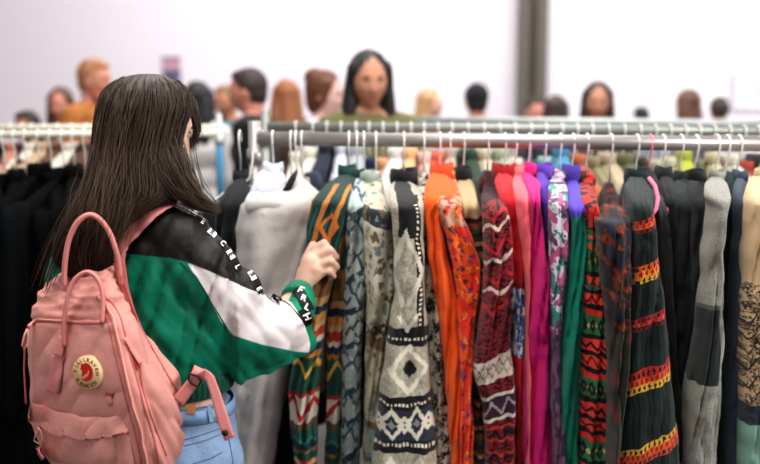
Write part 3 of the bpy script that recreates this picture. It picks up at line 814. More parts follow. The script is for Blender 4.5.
second = [(296, 'cream', (226, 220, 204), 'shirt'), (313, 'ivory', (236, 230, 216), 'blouse'), (327, 'navy', (34, 44, 62), 'jacket'), (341, 'lavender white', (212, 212, 226), 'shirt'), (356, 'silver grey', (176, 180, 184), 'shirt'), (369, 'ink blue', (30, 44, 72), 'jacket'),
          (383, 'peach', (236, 176, 132), 'blouse'), (397, 'dusty white', (226, 220, 214), 'shirt'), (411, 'apricot', (244, 190, 140), 'blouse'), (424, 'pale pink', (238, 206, 196), 'shirt'), (438, 'coral', (230, 116, 86), 'blouse'), (452, 'stone', (196, 186, 172), 'shirt'),
          (468, 'forest green', (46, 74, 60), 'jacket'), (484, 'oatmeal', (206, 194, 172), 'shirt'), (500, 'light sage', (176, 186, 166), 'shirt'), (515, 'bone', (222, 214, 200), 'blouse'), (531, 'petrol blue', (26, 92, 112), 'jacket'), (546, 'mint', (150, 196, 184), 'shirt'),
          (562, 'sky blue', (74, 152, 192), 'shirt'), (577, 'rust', (190, 108, 70), 'blouse'), (592, 'khaki', (150, 144, 108), 'jacket'), (608, 'sand', (190, 176, 146), 'jacket'), (624, 'moss', (112, 112, 82), 'jacket'), (640, 'dark olive', (66, 68, 50), 'jacket'),
          (655, 'putty', (188, 182, 160), 'shirt'), (670, 'linen', (202, 196, 176), 'shirt'), (685, 'lime', (178, 184, 70), 'blouse'), (699, 'drab green', (126, 128, 104), 'jacket'), (714, 'straw', (198, 186, 150), 'shirt'), (729, 'chalk', (216, 212, 202), 'shirt'), (744, 'brick red', (176, 76, 62), 'blouse'), (758, 'dark grey', (70, 72, 74), 'jacket')]
for i, (px, cn, c, kd) in enumerate(second):
    q = on_line(A2, B2, px)
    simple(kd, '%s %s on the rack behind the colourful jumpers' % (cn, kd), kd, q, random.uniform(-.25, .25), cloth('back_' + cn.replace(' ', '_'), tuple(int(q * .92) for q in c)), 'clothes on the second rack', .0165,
           'hanger holding the %s %s on the second rack' % (cn, kd), sc=random.uniform(.9, 1.35), dz=random.uniform(-.02, .035), zs=1.2)
left = [(-14, 'inky black coat at the left picture edge', 'coat', (12, 14, 18)), (3, 'navy black jacket first in from the left edge', 'jacket', (14, 18, 26)), (14, 'black jacket with a faint blue tint', 'jacket', (14, 20, 27)), (25, 'soft black cardigan with a sagging shoulder', 'cardigan', (17, 17, 20)), (38, 'matt black coat with broad shoulder', 'coat', (12, 13, 16)),
        (50, 'charcoal black coat left of the long hair', 'coat', (22, 24, 28)), (62, 'green black parka beside the long hair', 'parka', (20, 25, 24)), (73, 'dark brown jacket half behind the long hair', 'jacket', (30, 24, 22)), (84, 'black velvet blazer behind the long hair', 'blazer', (15, 14, 17))]
for i, (px, cn, kd, c) in enumerate(left):
    q = on_line(A4, B4, px)
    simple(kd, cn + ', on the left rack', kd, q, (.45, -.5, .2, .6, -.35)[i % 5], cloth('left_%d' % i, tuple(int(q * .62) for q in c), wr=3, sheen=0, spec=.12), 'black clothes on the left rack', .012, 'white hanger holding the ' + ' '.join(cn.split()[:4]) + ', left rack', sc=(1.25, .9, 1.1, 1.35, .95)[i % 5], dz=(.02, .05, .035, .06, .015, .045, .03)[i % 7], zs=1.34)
leftb = [(-6, 'dusty green', (58, 70, 62)), (11, 'salmon', (176, 116, 96)), (22, 'dark plum', (70, 46, 50)), (32, 'ivory', (206, 198, 184)), (45, 'sandy beige', (176, 152, 122)), (58, 'rust brown', (96, 58, 38)), (71, 'off white', (198, 190, 178)), (86, 'dark chestnut', (80, 48, 34))]
for i, (px, cn, c) in enumerate(leftb):
    q = on_line(A5, B5, px)
    simple('shirt', '%s shirt on the hidden left rack behind the black clothes' % cn, 'shirt', q, random.uniform(-.3, .3), cloth('leftb_' + cn.replace(' ', '_'), c), 'shirts on the rear left rack', .0135, 'hanger holding the %s shirt, rear left rack' % cn, sc=1.3)
# ------------------------------------------------------------------ people
def head_geo(nu=56, nv=44):
    v, f = sphere((0, 0, 0), 1, nu, nv); out = []
    def g(x, s): return math.exp(-(x / s) ** 2)
    for p in v:
        x, y, z = p
        X, Y, Z = x * .074, y * .094, z * .116
        if z < 0:
            t = -z; X *= 1 - .36 * t ** 1.6
            Y *= (1 - .10 * t) if y > 0 else (1 - .5 * t)
        elif y < 0: Y *= 1.06
        if y > 0:
            Y += .021 * g(X, .010) * max(0, min(1, (.012 - Z) / .045)) * (1 if Z > -.036 else g(Z + .036, .007))
            Y += .004 * g(X, .018) * g(Z + .036, .009)
            for s in (-1, 1):
                Y -= .010 * g(X - s * .030, .015) * g(Z - .004, .011)
                Y += .005 * g(X - s * .028, .020) * g(Z - .024, .008)
                Y += .004 * g(X - s * .042, .016) * g(Z + .026, .016)
            Y += .007 * g(X, .022) * g(Z + .064, .010) - .004 * g(X, .024) * g(Z + .064, .0022)
            Y += .007 * g(X, .020) * g(Z + .096, .014)
        out.append(Vector((X, Y, Z)))
    return out, f
HEADV, HEADF = head_geo()
def add_head(mb, m):
    mb.add([m @ p for p in HEADV], HEADF)
    r = m.to_3x3()
    for s in (-1, 1):
        mb.add(*sphere(m @ Vector((s * .077, -.006, -.008)), (.007, .017, .029), 12, 8, r))
def eyes(m, parent, iris=(60, 40, 28), brow=(40, 28, 22), local=True):
    r = m.to_3x3()
    for s in (-1, 1):
        c = m @ Vector((s * .030, .0672, .004))
        v, f = sphere(c, .0115, 16, 12, r); o = mk('eye', v, f, material('eye_white', (232, 226, 220), rough=.2, vari=0, bump=0), parent, local=local)
        c2 = m @ Vector((s * .030, .0768, .004)); v, f = sphere(c2, (.0062, .003, .0062), 12, 8, r)
        mk('iris', v, f, material('iris_%d_%d_%d' % iris, iris, rough=.15, vari=0, bump=0), o, local=True)
        ly = [m @ Vector((s * (.018 + .006 * k), .0812 - .0012 * k, .0105 + .003 * math.sin(k * .8))) for k in range(5)]
        v, f = tube(ly, [.0012, .0024, .0026, .0022, .001], 6); mk('eyelash', v, f, material('lash', (26, 20, 18), rough=.8), parent, local=local)
        pts = [m @ Vector((s * (.016 + .007 * k), .090 - .0022 * k * k * .6, .021 + .004 * math.sin(k * .8))) for k in range(5)]
        v, f = tube(pts, [.002, .0036, .004, .003, .0012], 8); mk('eyebrow', v, f, material('brow_%d_%d_%d' % brow, brow, rough=.8), parent, local=local)

def skinmat(nm, c):
    return material('skin_' + nm, lambda u, v, o: mix(attr('lip'), mix(nz(o, 9, 3), srgb(c), srgb([x * .94 for x in c])), srgb(178, 92, 84)), rough=.5, bump=.08, bscale=500, vari=.03, sss=.12, spec=.35)
def lipattr(vs, minv):
    out = []
    for p in vs:
        q = minv @ p
        out.append(.75 * math.exp(-(q.x / .021) ** 4) * math.exp(-((q.z + .064) / .0085) ** 4) if q.y > .05 else 0)
    return out

def hand_simple(mb, w, d, side, palmn):
    """relaxed hand: w wrist, d direction of the fingers, side = towards the thumb"""
    d = d.normalized(); side = (side - d * side.dot(d)).normalized(); nrm = d.cross(side)
    mb.add(*cone(w, .024, w + d * .05 + side * .012, .019)); mb.add(*cone(w + d * .01 - side * .008, .02, w + d * .075 - side * .022, .014)); mb.add(*cone(w + d * .05 + side * .012, .018, w + d * .085 + side * .022, .012))
    for k, L in enumerate((.072, .08, .074, .058)):
        b = w + d * .08 + side * (.028 - .0195 * k); a1 = b + d * L * .5 + nrm * .006; a2 = b + d * L * .85 + nrm * .022
        chain(mb, [(b, .0095), (a1, .0085), (a2, .0072)])
    chain(mb, [(w + d * .02 + side * .02, .013), (w + d * .05 + side * .045, .0105), (w + d * .08 + side * .052, .0085)])

_pc = {}
def person_geo(sex, pose, hairstyle):
    """standing figure 1.70 m tall, feet at the origin, facing +Y. returns dict of mesh data"""
    key = (sex, pose, hairstyle)
    if key in _pc: return _pc[key]
    fm = sex == 'f'
    sw = .165 if fm else .192; hw = .10 if fm else .09
    hm = Matrix.Translation((0, .03, 1.568)) @ Matrix.Rotation(-.08, 4, 'X')
    b = MB(); add_head(b, hm)
    b.add(*cone((0, -.01, 1.40), .052 if fm else .06, (0, .005, 1.54), .05 if fm else .057))
    tor = [((0, 0, 1.37), (sw * .8, .075, .07)), ((0, .0, 1.25), (sw * .88, .11, .13)), ((0, 0, 1.10), (sw * .76, .095, .13)), ((0, 0, .96), (sw * .9 + .01, .11, .12))]
    for c, r in tor: b.add(*sphere(c, r, 24, 16))
    def arms(s):
        sh = Vector((s * sw, -.005, 1.375))
        if pose == 'down' or (pose == 'mixed' and s < 0): el = Vector((s * (sw + .055), -.02, 1.09)); wr = Vector((s * (sw + .04), .08, .87))
        else: el = Vector((s * (sw + .06), .03, 1.11)); wr = Vector((s * (sw - .02), .27, 1.16))
        return sh, el, wr
    for s in (-1, 1):
        sh, el, wr = arms(s)
        chain(b, [(Vector((s * .055, 0, 1.415)), .05), (sh, .05), ((sh + el) / 2, .043), (el, .036), ((el * .6 + wr * .4), .036), (wr, .023)])
        hand_simple(b, wr, (wr - el), Vector((-s, .4, .3)), None)
        hp = Vector((s * hw, 0, .92)); kn = Vector((s * (hw + .01), .02, .49)); an = Vector((s * (hw + .01), -.02, .08))
        chain(b, [(hp, .095), (kn.lerp(hp, .5), .078), (kn, .054), (kn.lerp(an, .3) + Vector((0, -.02, 0)), .055), (an, .036), (Vector((s * (hw + .015), .10, .035)), .03)])
    bv, bf, _ = remesh(b, .0065, 3)
    # top
    tp = MB(); e = .014
    for c, r in tor[:3] + [((0, 0, .95), (sw * .92 + .01, .112, .12))]: tp.add(*sphere(c, (r[0] + e, r[1] + e, r[2] + e * .3), 24, 16))
    for s in (-1, 1):
        sh, el, wr = arms(s)
        chain(tp, [(Vector((s * .055, -.005, 1.405)), .058), (sh, .062), ((sh + el) / 2, .056), (el, .052), (el.lerp(wr, .5), .048), (el.lerp(wr, .93), .036)])
    tv, tf, tn = remesh(tp, .010, 4)
    tv = [p + n * (.006 * noise.noise(p * 9)) for p, n in zip(tv, tn)]
    col = []
    for sc, dz, r2 in ((1, 1.395, .010), (.96, 1.425, .011)):
        pts = [Vector((math.cos(a) * .062 * sc, -.008 + math.sin(a) * .066 * sc, dz - .015 * math.sin(a))) for a in [2 * PI * k / 20 for k in range(21)]]
        col.append(tube(pts, r2, 8))
    cm = MB(); [cm.add(*q) for q in col]
    # trousers
    tr = MB(); tr.add(*sphere((0, 0, .93), (sw * .9 + .018, .118, .10), 24, 14))
    for s in (-1, 1):
        hp = Vector((s * hw, 0, .90)); kn = Vector((s * (hw + .01), .02, .49)); an = Vector((s * (hw + .01), -.02, .10))
        chain(tr, [(hp, .104), (kn.lerp(hp, .5), .088), (kn, .068), (an, .055)])
    rv, rf, _ = remesh(tr, .013, 3)
    shs = []
    for s in (-1, 1):
        sh_ = MB(); x = s * (hw + .012)
        chain(sh_, [(Vector((x, -.05, .045)), .042), (Vector((x, .04, .042)), .040), (Vector((x * 1.04, .13, .034)), .033)]); sh_.add(*cone((x, -.03, .06), .042, (x, -.03, .11), .042))
        v_, f_, _ = remesh(sh_, .009, 3); shs.append(([Vector((p.x, p.y, max(p.z, .003))) for p in v_], f_))
    # hair
    h = MB()
    def hp_(x, y, z): return hm @ Vector((x, y, z))
    R3 = hm.to_3x3()
    if hairstyle == 'short':
        h.add(*sphere(hp_(0, -.020, .034), (.080, .092, .094), 30, 22, R3)); h.add(*sphere(hp_(0, -.045, -.01), (.070, .060, .075), 24, 16, R3)); h.add(*sphere(hp_(0, .03, .088), (.055, .045, .03), 20, 12, R3))
    else:
        h.add(*sphere(hp_(0, -.023, .030), (.086, .098, .102), 30, 22, R3)); h.add(*sphere(hp_(0, -.045, -.02), (.078, .07, .09), 24, 16, R3))
        if hairstyle in ('long', 'mid'):
            L = -.27 if hairstyle == 'long' else -.15
            for s in (-1, 1):
                chain(h, [(hp_(s * .058, .008, .055), .034), (hp_(s * .077, -.004, -.02), .026), (hp_(s * .082, .0, -.10), .03), (hp_(s * .088, -.0, L), .032)])
                chain(h, [(hp_(s * .05, -.05, 0), .04), (hp_(s * .06, -.06, -.12), .045), (hp_(s * .06, -.07, L), .04)])
            chain(h, [(hp_(0, -.07, 0), .05), (hp_(0, -.085, -.14), .05), (hp_(0, -.095, L - .01), .045)])
        if hairstyle == 'updo':
            h.add(*sphere(hp_(0, -.075, .085), (.06, .055, .05), 20, 14, R3))
            chain(h, [(hp_(.06, .02, .06), .03), (hp_(.078, .01, -.03), .02)]); chain(h, [(hp_(-.06, .02, .06), .03), (hp_(-.078, .01, -.03), .02)])
    hv, hf, hn = remesh(h, .006, 3)
    def rg(p):
        q = hm.inverted() @ p; th = math.atan2(q.x, q.y + .02)
        return .0035 * math.sin(th * 34 + 2.5 * noise.noise(Vector((th * 3, q.z * 6, 0)))) + .004 * noise.noise(Vector((th * 6, q.z * 5, 2)))
    hv = [p + n * rg(p) for p, n in zip(hv, hn)]
    def me(nm, v, f):
        m = bpy.data.meshes.new(nm); m.from_pydata([tuple(a) for a in v], [], f); m.polygons.foreach_set('use_smooth', [True] * len(m.polygons)); m.materials.append(black); return m
    mbod = me('body', bv, bf); at = mbod.attributes.new('lip', 'FLOAT', 'POINT'); at.data.foreach_set('value', np.array(lipattr(bv, hm.inverted()), dtype=np.float32))
    _pc[key] = dict(body=mbod, top=me('top', tv, tf), collar=me('collar', cm.v, cm.f), trousers=me('trousers', rv, rf), shoes=[me('shoe', *s) for s in shs], hair=me('hair', hv, hf), hm=hm)
    return _pc[key]

def hairmat(nm, c1, c2):
    def fn(u, v, o):
        mp = NT.nodes.new('ShaderNodeMapping'); mp.inputs['Scale'].default_value = (1, 1, .06); NT.links.new(o, mp.inputs[0])
        k = nz(mp.outputs[0], 130, 4, .7); k2 = nz(mp.outputs[0], 18, 2)
        return mix(k * .75 + k2 * .35 - .05, srgb(c1), srgb(c2))
    return material('hair_' + nm, fn, rough=.42, bump=.3, bscale=250, vari=.05, spec=.45)

def person(label, px, ytop, d, yaw, sex, pose, hairstyle, skin, hair, top, trousers=(50, 54, 66), topname='jacket', beard=None, hat=None, group=None):
    zt = P(px, ytop, d).z; s = (zt) / 1.70
    loc = P(px, 100, d); loc.z = 0
    t = thing('person', label, 'person', loc, group, yaw); t.scale = (s, s, s)
    G = person_geo(sex, pose, hairstyle)
    def part(nm, me, mat, par=t):
        o = bpy.data.objects.new(nm, me); COL.objects.link(o); o.parent = par
        o.material_slots[0].link = 'OBJECT'; o.material_slots[0].material = mat; return o
    part('body', G['body'], skinmat(*skin))
    part('hair', G['hair'], hair)
    if pose != 'x':
        tp = part(topname, G['top'], cloth('top_%d_%d_%d' % top, top, wr=6))
        part('collar', G['collar'], cloth('topc_%d_%d_%d' % top, tuple(int(c * .9) for c in top)), tp)
    part('trousers', G['trousers'], cloth('trou_%d_%d_%d' % trousers, trousers))
    for m in G['shoes']: part('shoe', m, material('shoe_leather', (50, 44, 40), rough=.5))
    eyes(G['hm'], t)
    if beard:
        b = MB(); hm = G['hm']; R3 = hm.to_3x3()
        b.add(*sphere(hm @ Vector((0, .052, -.088)), (.046, .042, .034), 20, 14, R3))
        for q in (-1, 1): b.add(*cone(hm @ Vector((q * .06, .0, -.02)), .012, hm @ Vector((q * .045, .045, -.085)), .02))
        v, f, n = remesh(b, .006, 3); mk('beard', [p + k * .003 * noise.noise(p * 60) for p, k in zip(v, n)], f, beard, t, local=True)
    if hat:
        hm = G['hm']; R3 = hm.to_3x3(); b = MB()
        b.add(*sphere(hm @ Vector((0, -.018, .045)), (.088, .102, .098), 28, 20, R3))
        v, f, n = remesh(b, .007, 2); mk('beanie', [p + k * .0025 * math.sin(math.atan2(p.x, p.y) * 30) for p, k in zip(v, n)], f, hat, t, local=True)
    return t

fair = ('fair', (226, 178, 158)); pale = ('pale', (222, 182, 172)); tan = ('tan', (186, 132, 106)); rosy = ('rosy', (204, 140, 122)); warm = ('warm', (196, 142, 118))
hblack = hairmat('black', (18, 18, 20), (44, 40, 40)); hdark = hairmat('dark_brown', (36, 28, 26), (74, 58, 50)); hbrown = hairmat('brown', (66, 44, 34), (120, 84, 64))
hginger = hairmat('ginger', (150, 98, 70), (196, 140, 104)); hred = hairmat('auburn', (112, 68, 42), (172, 112, 70)); hchest = hairmat('chestnut', (72, 42, 30), (126, 78, 54)); hblond = hairmat('blond', (150, 112, 78), (204, 166, 122)); hlight = hairmat('light_brown', (110, 84, 62), (158, 126, 98))
R = math.radians
# yaw: 0 faces away from the camera, 180 faces the camera, -90 faces right, 90 faces left
person('ginger bearded man in a rust brown jacket, seen in profile facing right', 92, 58, 5.6, R(-108), 'm', 'down', 'short', rosy, hginger, (176, 112, 58), beard=hairmat('beard', (140, 78, 52), (186, 112, 78)))
person('shopper with pink face tucked behind the shoulder of the bearded man', 62, 87, 6.4, R(175), 'f', 'down', 'mid', rosy, hbrown, (140, 92, 66))
person('dark-haired shopper whose crown just shows over the left rack rail', 28, 110, 5.8, R(160), 'f', 'down', 'short', tan, hdark, (74, 66, 50))
person('woman with long dark hair and a white top, seen from behind beside the blue-taped post', 197, 81, 5.6, R(-10), 'f', 'down', 'long', fair, hblack, (222, 218, 216), topname='shirt')
person('shopper with short light brown hair and a blue jacket', 228, 84, 6.6, R(150), 'm', 'both', 'short', tan, hlight, (92, 136, 152))
person('dark-haired man in a black jacket looking left', 253, 67, 4.95, R(80), 'm', 'down', 'short', rosy, hdark, (24, 25, 28))
person('person with straight auburn hair seen from behind', 287, 79, 5.95, R(10), 'f', 'down', 'long', fair, hred, (80, 60, 52))
person('pale woman with pinned-up chestnut hair turned to the right', 322, 70, 4.8, R(-112), 'f', 'mixed', 'updo', pale, hchest, (214, 206, 210))
person('woman with long black hair and an olive jacket looking towards the racks', 368, 50, 4.02, R(192), 'f', 'mixed', 'long', warm, hblack, (110, 106, 72))
person('fair-haired shopper in a cream jumper, turned to the right', 427, 88, 6.8, R(-115), 'f', 'down', 'mid', fair, hblond, (222, 212, 196), topname='jumper')
person('man in a black knitted beanie seen from behind', 477, 84, 6.4, R(8), 'm', 'down', 'short', tan, hblack, (196, 198, 200), hat=cloth('black_beanie', (32, 34, 38)))
person('shopper by the steel column whose rosy face shows below dark hair', 535, 96, 7.0, R(190), 'f', 'down', 'short', rosy, hdark, (90, 84, 84))
person('dark-haired shopper just right of the steel column, back turned', 556, 95, 6.4, R(-15), 'f', 'down', 'mid', fair, hdark, (60, 60, 62))
person('woman with long brown hair facing the racks, alone before the white wall', 597, 81, 5.6, R(172), 'f', 'down', 'long', warm, hdark, (92, 78, 70))
person('grey-hooded shopper far off, barely above the back rail', 643, 106, 8.6, R(20), 'm', 'down', 'short', fair, hblack, (150, 156, 166))
person('brown-haired shopper in a muted violet top near the right edge', 690, 89, 6.9, R(35), 'f', 'down', 'mid', fair, hbrown, (128, 116, 140))
person('dark-haired shopper in a white shirt next to the notice board', 720, 96, 7.4, R(-12), 'm', 'down', 'short', fair, hdark, (236, 234, 240), topname='shirt')
# ------------------------------------------------------------------ the shopper in front
W = thing('person', 'shopper with long dark hair in a green, black and white jacket, reaching for a coat', 'person', (-.49, 2.03, 0))
F = Vector((.64, .77, 0)).normalized(); Rt = Vector((.77, -.64, 0)).normalized(); UP = Vector((0, 0, 1))
HF = Vector((.80, .60, 0)).normalized()
hz_ = HF; hx_ = Vector((hz_.y, -hz_.x, 0))
HM = Matrix.Translation(P(150, 128, 2.05)) @ Matrix((hx_, hz_, UP)).transposed().to_4x4() @ Matrix.Rotation(R(-16), 4, 'X')
skinW = skinmat('shopper', (232, 188, 168))
b = MB(); add_head(b, HM)
nb = Vector((-.54, 2.06, 1.31))
b.add(*cone(nb, .052, HM @ Vector((0, -.025, -.06)), .048))
pel = Vector((-.475, 2.03, .86))
def ell(c, rx, ry, rz_): b.add(*sphere(c, (rx, ry, rz_), 24, 16, Matrix((Rt, F, UP)).transposed()))
ell(Vector((-.53, 2.06, 1.26)), .15, .085, .08); ell(Vector((-.52, 2.055, 1.14)), .14, .10, .13); ell(Vector((-.495, 2.04, 1.0)), .118, .09, .13); ell(pel + UP * -.02, .128, .088, .12)
shR = P(186, 232, 1.95); elR = P(252, 350, 2.04); wrR = P(301, 291, 2.24)
shL = P(88, 228, 2.17); elL = P(62, 318, 2.30); wrL = P(140, 330, 2.50)
chain(b, [(nb, .05), (shR, .045), ((shR + elR) / 2, .041), (elR, .034), (elR.lerp(wrR, .4), .034), (wrR, .024)])
chain(b, [(nb, .05), (shL, .045), ((shL + elL) / 2, .041), (elL, .034), (elL.lerp(wrL, .4), .034), (wrL, .023)])
hand_simple(b, wrL, wrL - elL, Vector((0, 1, .6)), None)
# right hand closing on the coat edge
hp = lambda x, y, d: P(x, y, d)
b.add(*cone(wrR, .025, hp(311, 262, 2.25), .024)); b.add(*cone(hp(303, 283, 2.245), .024, hp(316, 272, 2.25), .022)); b.add(*cone(hp(305, 274, 2.25), .023, hp(316, 254, 2.262), .019))
b.add(*cone(hp(313, 268, 2.245), .022, hp(322, 271, 2.25), .016))
fing = [((315, 249, 2.262), (324, 243, 2.258), (330, 250, 2.285), (327, 256, 2.31), .0105), ((318, 256, 2.252), (330, 250, 2.245), (336, 257, 2.275), (331, 263, 2.302), .0105),
        ((319, 265, 2.246), (331, 261, 2.238), (337, 267, 2.265), (331, 271, 2.295), .0100), ((319, 273, 2.246), (329, 271, 2.240), (334, 276, 2.264), (329, 279, 2.29), .0088)]
for a, c, e, g_, r in fing: chain(b, [(hp(*a), r * 1.15), (hp(*c), r), (hp(*e), r * .88), (hp(*g_), r * .76)])
chain(b, [(hp(306, 262, 2.27), .015), (hp(313, 245, 2.295), .0115), (hp(322, 246, 2.315), .0095)])
for s in (-1, 1):
    h_ = pel + Rt * s * .078 - UP * .10; k_ = Vector((h_.x + .01, h_.y + .01, .44)); an = Vector((h_.x + .005 * s, h_.y - .01, .08)) + Rt * s * .02
    chain(b, [(h_, .078), (k_.lerp(h_, .5), .066), (k_, .05), (k_.lerp(an, .35) - F * .015, .05), (an, .034), (an + F * .12 - UP * .045, .028)])
bv, bf, bn = remesh(b, .0042, 2, .4)
mk('body', bv, bf, skinW, W, attrs={'lip': lipattr(bv, HM.inverted())})
eyes(HM, W, local=False)
nm_ = material('nail', (236, 196, 184), rough=.3, vari=0, bump=0)
for a, c, e, g_, r in fing:
    tip = hp(*g_); mb = MB(); mb.add(*sphere(tip + Vector((r * .3, -.0, .002)), (r * .45, r * .6, .003), 12, 8)); mb.obj('fingernail', nm_, W)

# ---- jacket
BLK = [(30, 180), (110, 180), (192, 206), (214, 214), (238, 226), (264, 258), (272, 296), (240, 285), (212, 272), (188, 262), (170, 258), (120, 253), (96, 250), (70, 246), (30, 244)]
WHT = [(187, 261.5), (212, 271.5), (240, 284.5), (264, 295), (280, 296), (292, 303), (304, 322), (310, 340), (309, 352), (296, 351), (262, 344), (234, 335), (222, 322), (206, 292)]
CUF = [(276, 250), (330, 250), (345, 345), (312, 352), (309, 338), (303, 320), (292, 303), (281, 294)]
def sdf(poly, x, y):
    ins = False; best = 1e9
    n = len(poly)
    for i in range(n):
        x1, y1 = poly[i]; x2, y2 = poly[(i + 1) % n]
        if (y1 > y) != (y2 > y) and x < (x2 - x1) * (y - y1) / (y2 - y1) + x1: ins = not ins
        dx, dy = x2 - x1, y2 - y1; t = max(0, min(1, ((x - x1) * dx + (y - y1) * dy) / (dx * dx + dy * dy)))
        best = min(best, math.hypot(x - x1 - t * dx, y - y1 - t * dy))
    return -best if ins else best
j = MB()
rings = []
for z, a, bb, cx, cy in ((1.345, .06, .06, -.54, 2.06), (1.325, .115, .085, -.54, 2.06), (1.295, .165, .105, -.535, 2.058), (1.24, .19, .125, -.532, 2.055), (1.16, .2, .135, -.525, 2.05), (1.06, .205, .14, -.51, 2.045), (.995, .190, .142, -.497, 2.04), (.965, .168, .128, -.488, 2.035), (.935, .146, .114, -.482, 2.03), (.905, .138, .108, -.478, 2.03)):
    rings.append([Vector((cx, cy, z)) + Rt * math.cos(t) * a + F * math.sin(t) * bb for t in [2 * PI * k / 40 for k in range(40)]])
j.add(*loft(rings))
chain(j, [(P(160, 226, 1.98), .058), (P(184, 241, 1.94), .066), (P(202, 266, 1.93), .072), (P(220, 297, 1.95), .078), (P(242, 327, 1.98), .080), (P(262, 336, 2.02), .078), (P(281, 330, 2.09), .062), (P(292, 321, 2.14), .052), (P(300, 308, 2.18), .036), (P(303, 299, 2.20), .034)])
chain(j, [(P(226, 300, 1.95), .08), (P(238, 350, 1.98), .058), (P(241, 380, 1.98), .012)])
chain(j, [(P(241, 380, 1.98), .012), (P(262, 366, 2.01), .022), (P(292, 350, 2.08), .028), (P(306, 340, 2.13), .022)])
chain(j, [(P(262, 350, 2.01), .045), (P(292, 338, 2.1), .035)])
chain(j, [(P(122, 222, 2.08), .055), (P(92, 236, 2.16), .06), (P(74, 270, 2.2), .066), (P(66, 310, 2.25), .07), (P(76, 330, 2.3), .065), (P(110, 330, 2.4), .05), (P(136, 330, 2.48), .036)])
jv, jf, jn = remesh(j, .0062, 7, .5)
# cloth folds: ridges running from the armpit to the elbow, and small crumples
arm0 = P(196, 262, 1.9); 
out = []
for p, n in zip(jv, jn):
    x, y = project(p)
    q = Vector((x * .6 + y * .8, x * -.8 + y * .6, 0)) / 100.0
    rdg = abs(noise.noise(Vector((q.x * 1.1, q.y * 3.6, p.y * 2)))) ** .8 - .22
    rdg2 = abs(noise.noise(Vector((q.x * 1.8 + 4, q.y * 7.0, p.y * 3)))) - .2
    cr = noise.noise(p * 15)
    vert = abs(noise.noise(Vector((x / 24.0 + y / 90.0, y / 100.0, 3)))) ** .8 - .22
    k = 1.0 if y > 262 else .35 + .65 * max(0, (y - 240) / 22.0)
    el = math.exp(-((x - 232) ** 2 + (y - 342) ** 2) / 900.0)
    out.append(p + n * (.024 * rdg * k * (1 if x > 190 else .2) + .010 * rdg2 * k + .006 * cr * k + .030 * vert * k * (1 if x < 225 else .15) - .014 * el * (x < 236)))
jv = out
sb = []; sw_ = []; sc_ = []
for p in jv:
    x, y = project(p); sb.append(sdf(BLK, x, y)); sw_.append(sdf(WHT, x, y)); sc_.append(sdf(CUF, x, y))
def jacketcol(u, v, o):
    g = mix(nz(o, 5, 3), srgb(4, 112, 88), srgb(8, 130, 102))
    w = mix(nz(o, 8, 3), srgb(226, 216, 216), srgb(234, 226, 226))
    k = srgb(30, 29, 25)
    c = mix(lt(attr('s_black'), 0.0), g, k)
    c = mix(lt(attr('s_white'), 0.0), c, w)
    c = mix(lt(ab(attr('s_white') - .3), .5) * gt(attr('s_black'), .6), c, srgb(200, 206, 200))
    c = mix(lt(attr('s_cuff'), 0.0), c, srgb(0, 132, 98))
    return c
jmat = material('jacket_nylon', jacketcol, rough=.5, bump=.12, bscale=700, wr=1.0, vari=.03, spec=.3)
J = mk('jacket', jv, jf, jmat, W, attrs={'s_black': sb, 's_white': sw_, 's_cuff': sc_})
JT = bvh(jv, jf)
# gathered hem
rings = []; uv = []
for k, z in enumerate(np.linspace(.965, .900, 9)):
    r = []
    for i in range(180):
        t = 2 * PI * i / 180; s = 1 + .035 * math.sin(60 * t + .4 * math.sin(3 * t)) * math.sin(PI * k / 8) - .05 * (k == 8)
        a = .152 + .008 * math.sin(PI * k / 8) - (.012 if k == 0 else 0); bb = .118 + .006 * math.sin(PI * k / 8)
        r.append(Vector((-.476, 2.03, z)) + Rt * math.cos(t) * a * s * .94 + F * math.sin(t) * bb * s)
    rings.append(r)
v, f = loft(rings); mk('waistband', v, f, cloth('green_elastic', (6, 84, 66), rough=.6), J)
# cuff
cA = P(296, 300, 2.2); cB = P(302, 289, 2.238); ax = (cB - cA).normalized(); n1 = ax.orthogonal().normalized(); n2 = ax.cross(n1)
rings = [[cA.lerp(cB, k / 6.0) + (n1 * math.cos(t) + n2 * math.sin(t)) * (.042 - .0015 * k + .0015 * math.sin(16 * t)) * (1 if k not in (0, 6) else .92) for t in [2 * PI * i / 64 for i in range(64)]] for k in range(7)]
v, f = loft(rings); mk('cuff', v, f, cloth('cuff_green', (4, 118, 88), rough=.6), J)
# zip-like seams where the panels meet
def seam(pts, r, mat, par, tree, Y, off=.001, nm='seam'):
    q = []
    for (x1, y1), (x2, y2) in zip(pts, pts[1:]):
        n = max(2, int(math.hypot(x2 - x1, y2 - y1) / 3))
        for k in range(n): q.append((x1 + (x2 - x1) * k / n, y1 + (y2 - y1) * k / n))
    q.append(pts[-1]); w = [on(tree, x, y, Y, off)[0] for x, y in q]
    w2 = [w[0]] + [(w[i - 1] + w[i] * 2 + w[i + 1]) / 4 for i in range(1, len(w) - 1)] + [w[-1]]
    return mk(nm, *tube(w2, r, 8), mat, par)
seam([(187, 261.5), (212, 271.5), (240, 284.5), (263, 294)], .0010, cloth('seam_dark', (40, 40, 40)), J, JT, 1.9)
seam([(180, 262), (196, 276), (210, 300), (228, 330), (230, 345)], .0012, cloth('seam_green', (4, 84, 66)), J, JT, 1.9)

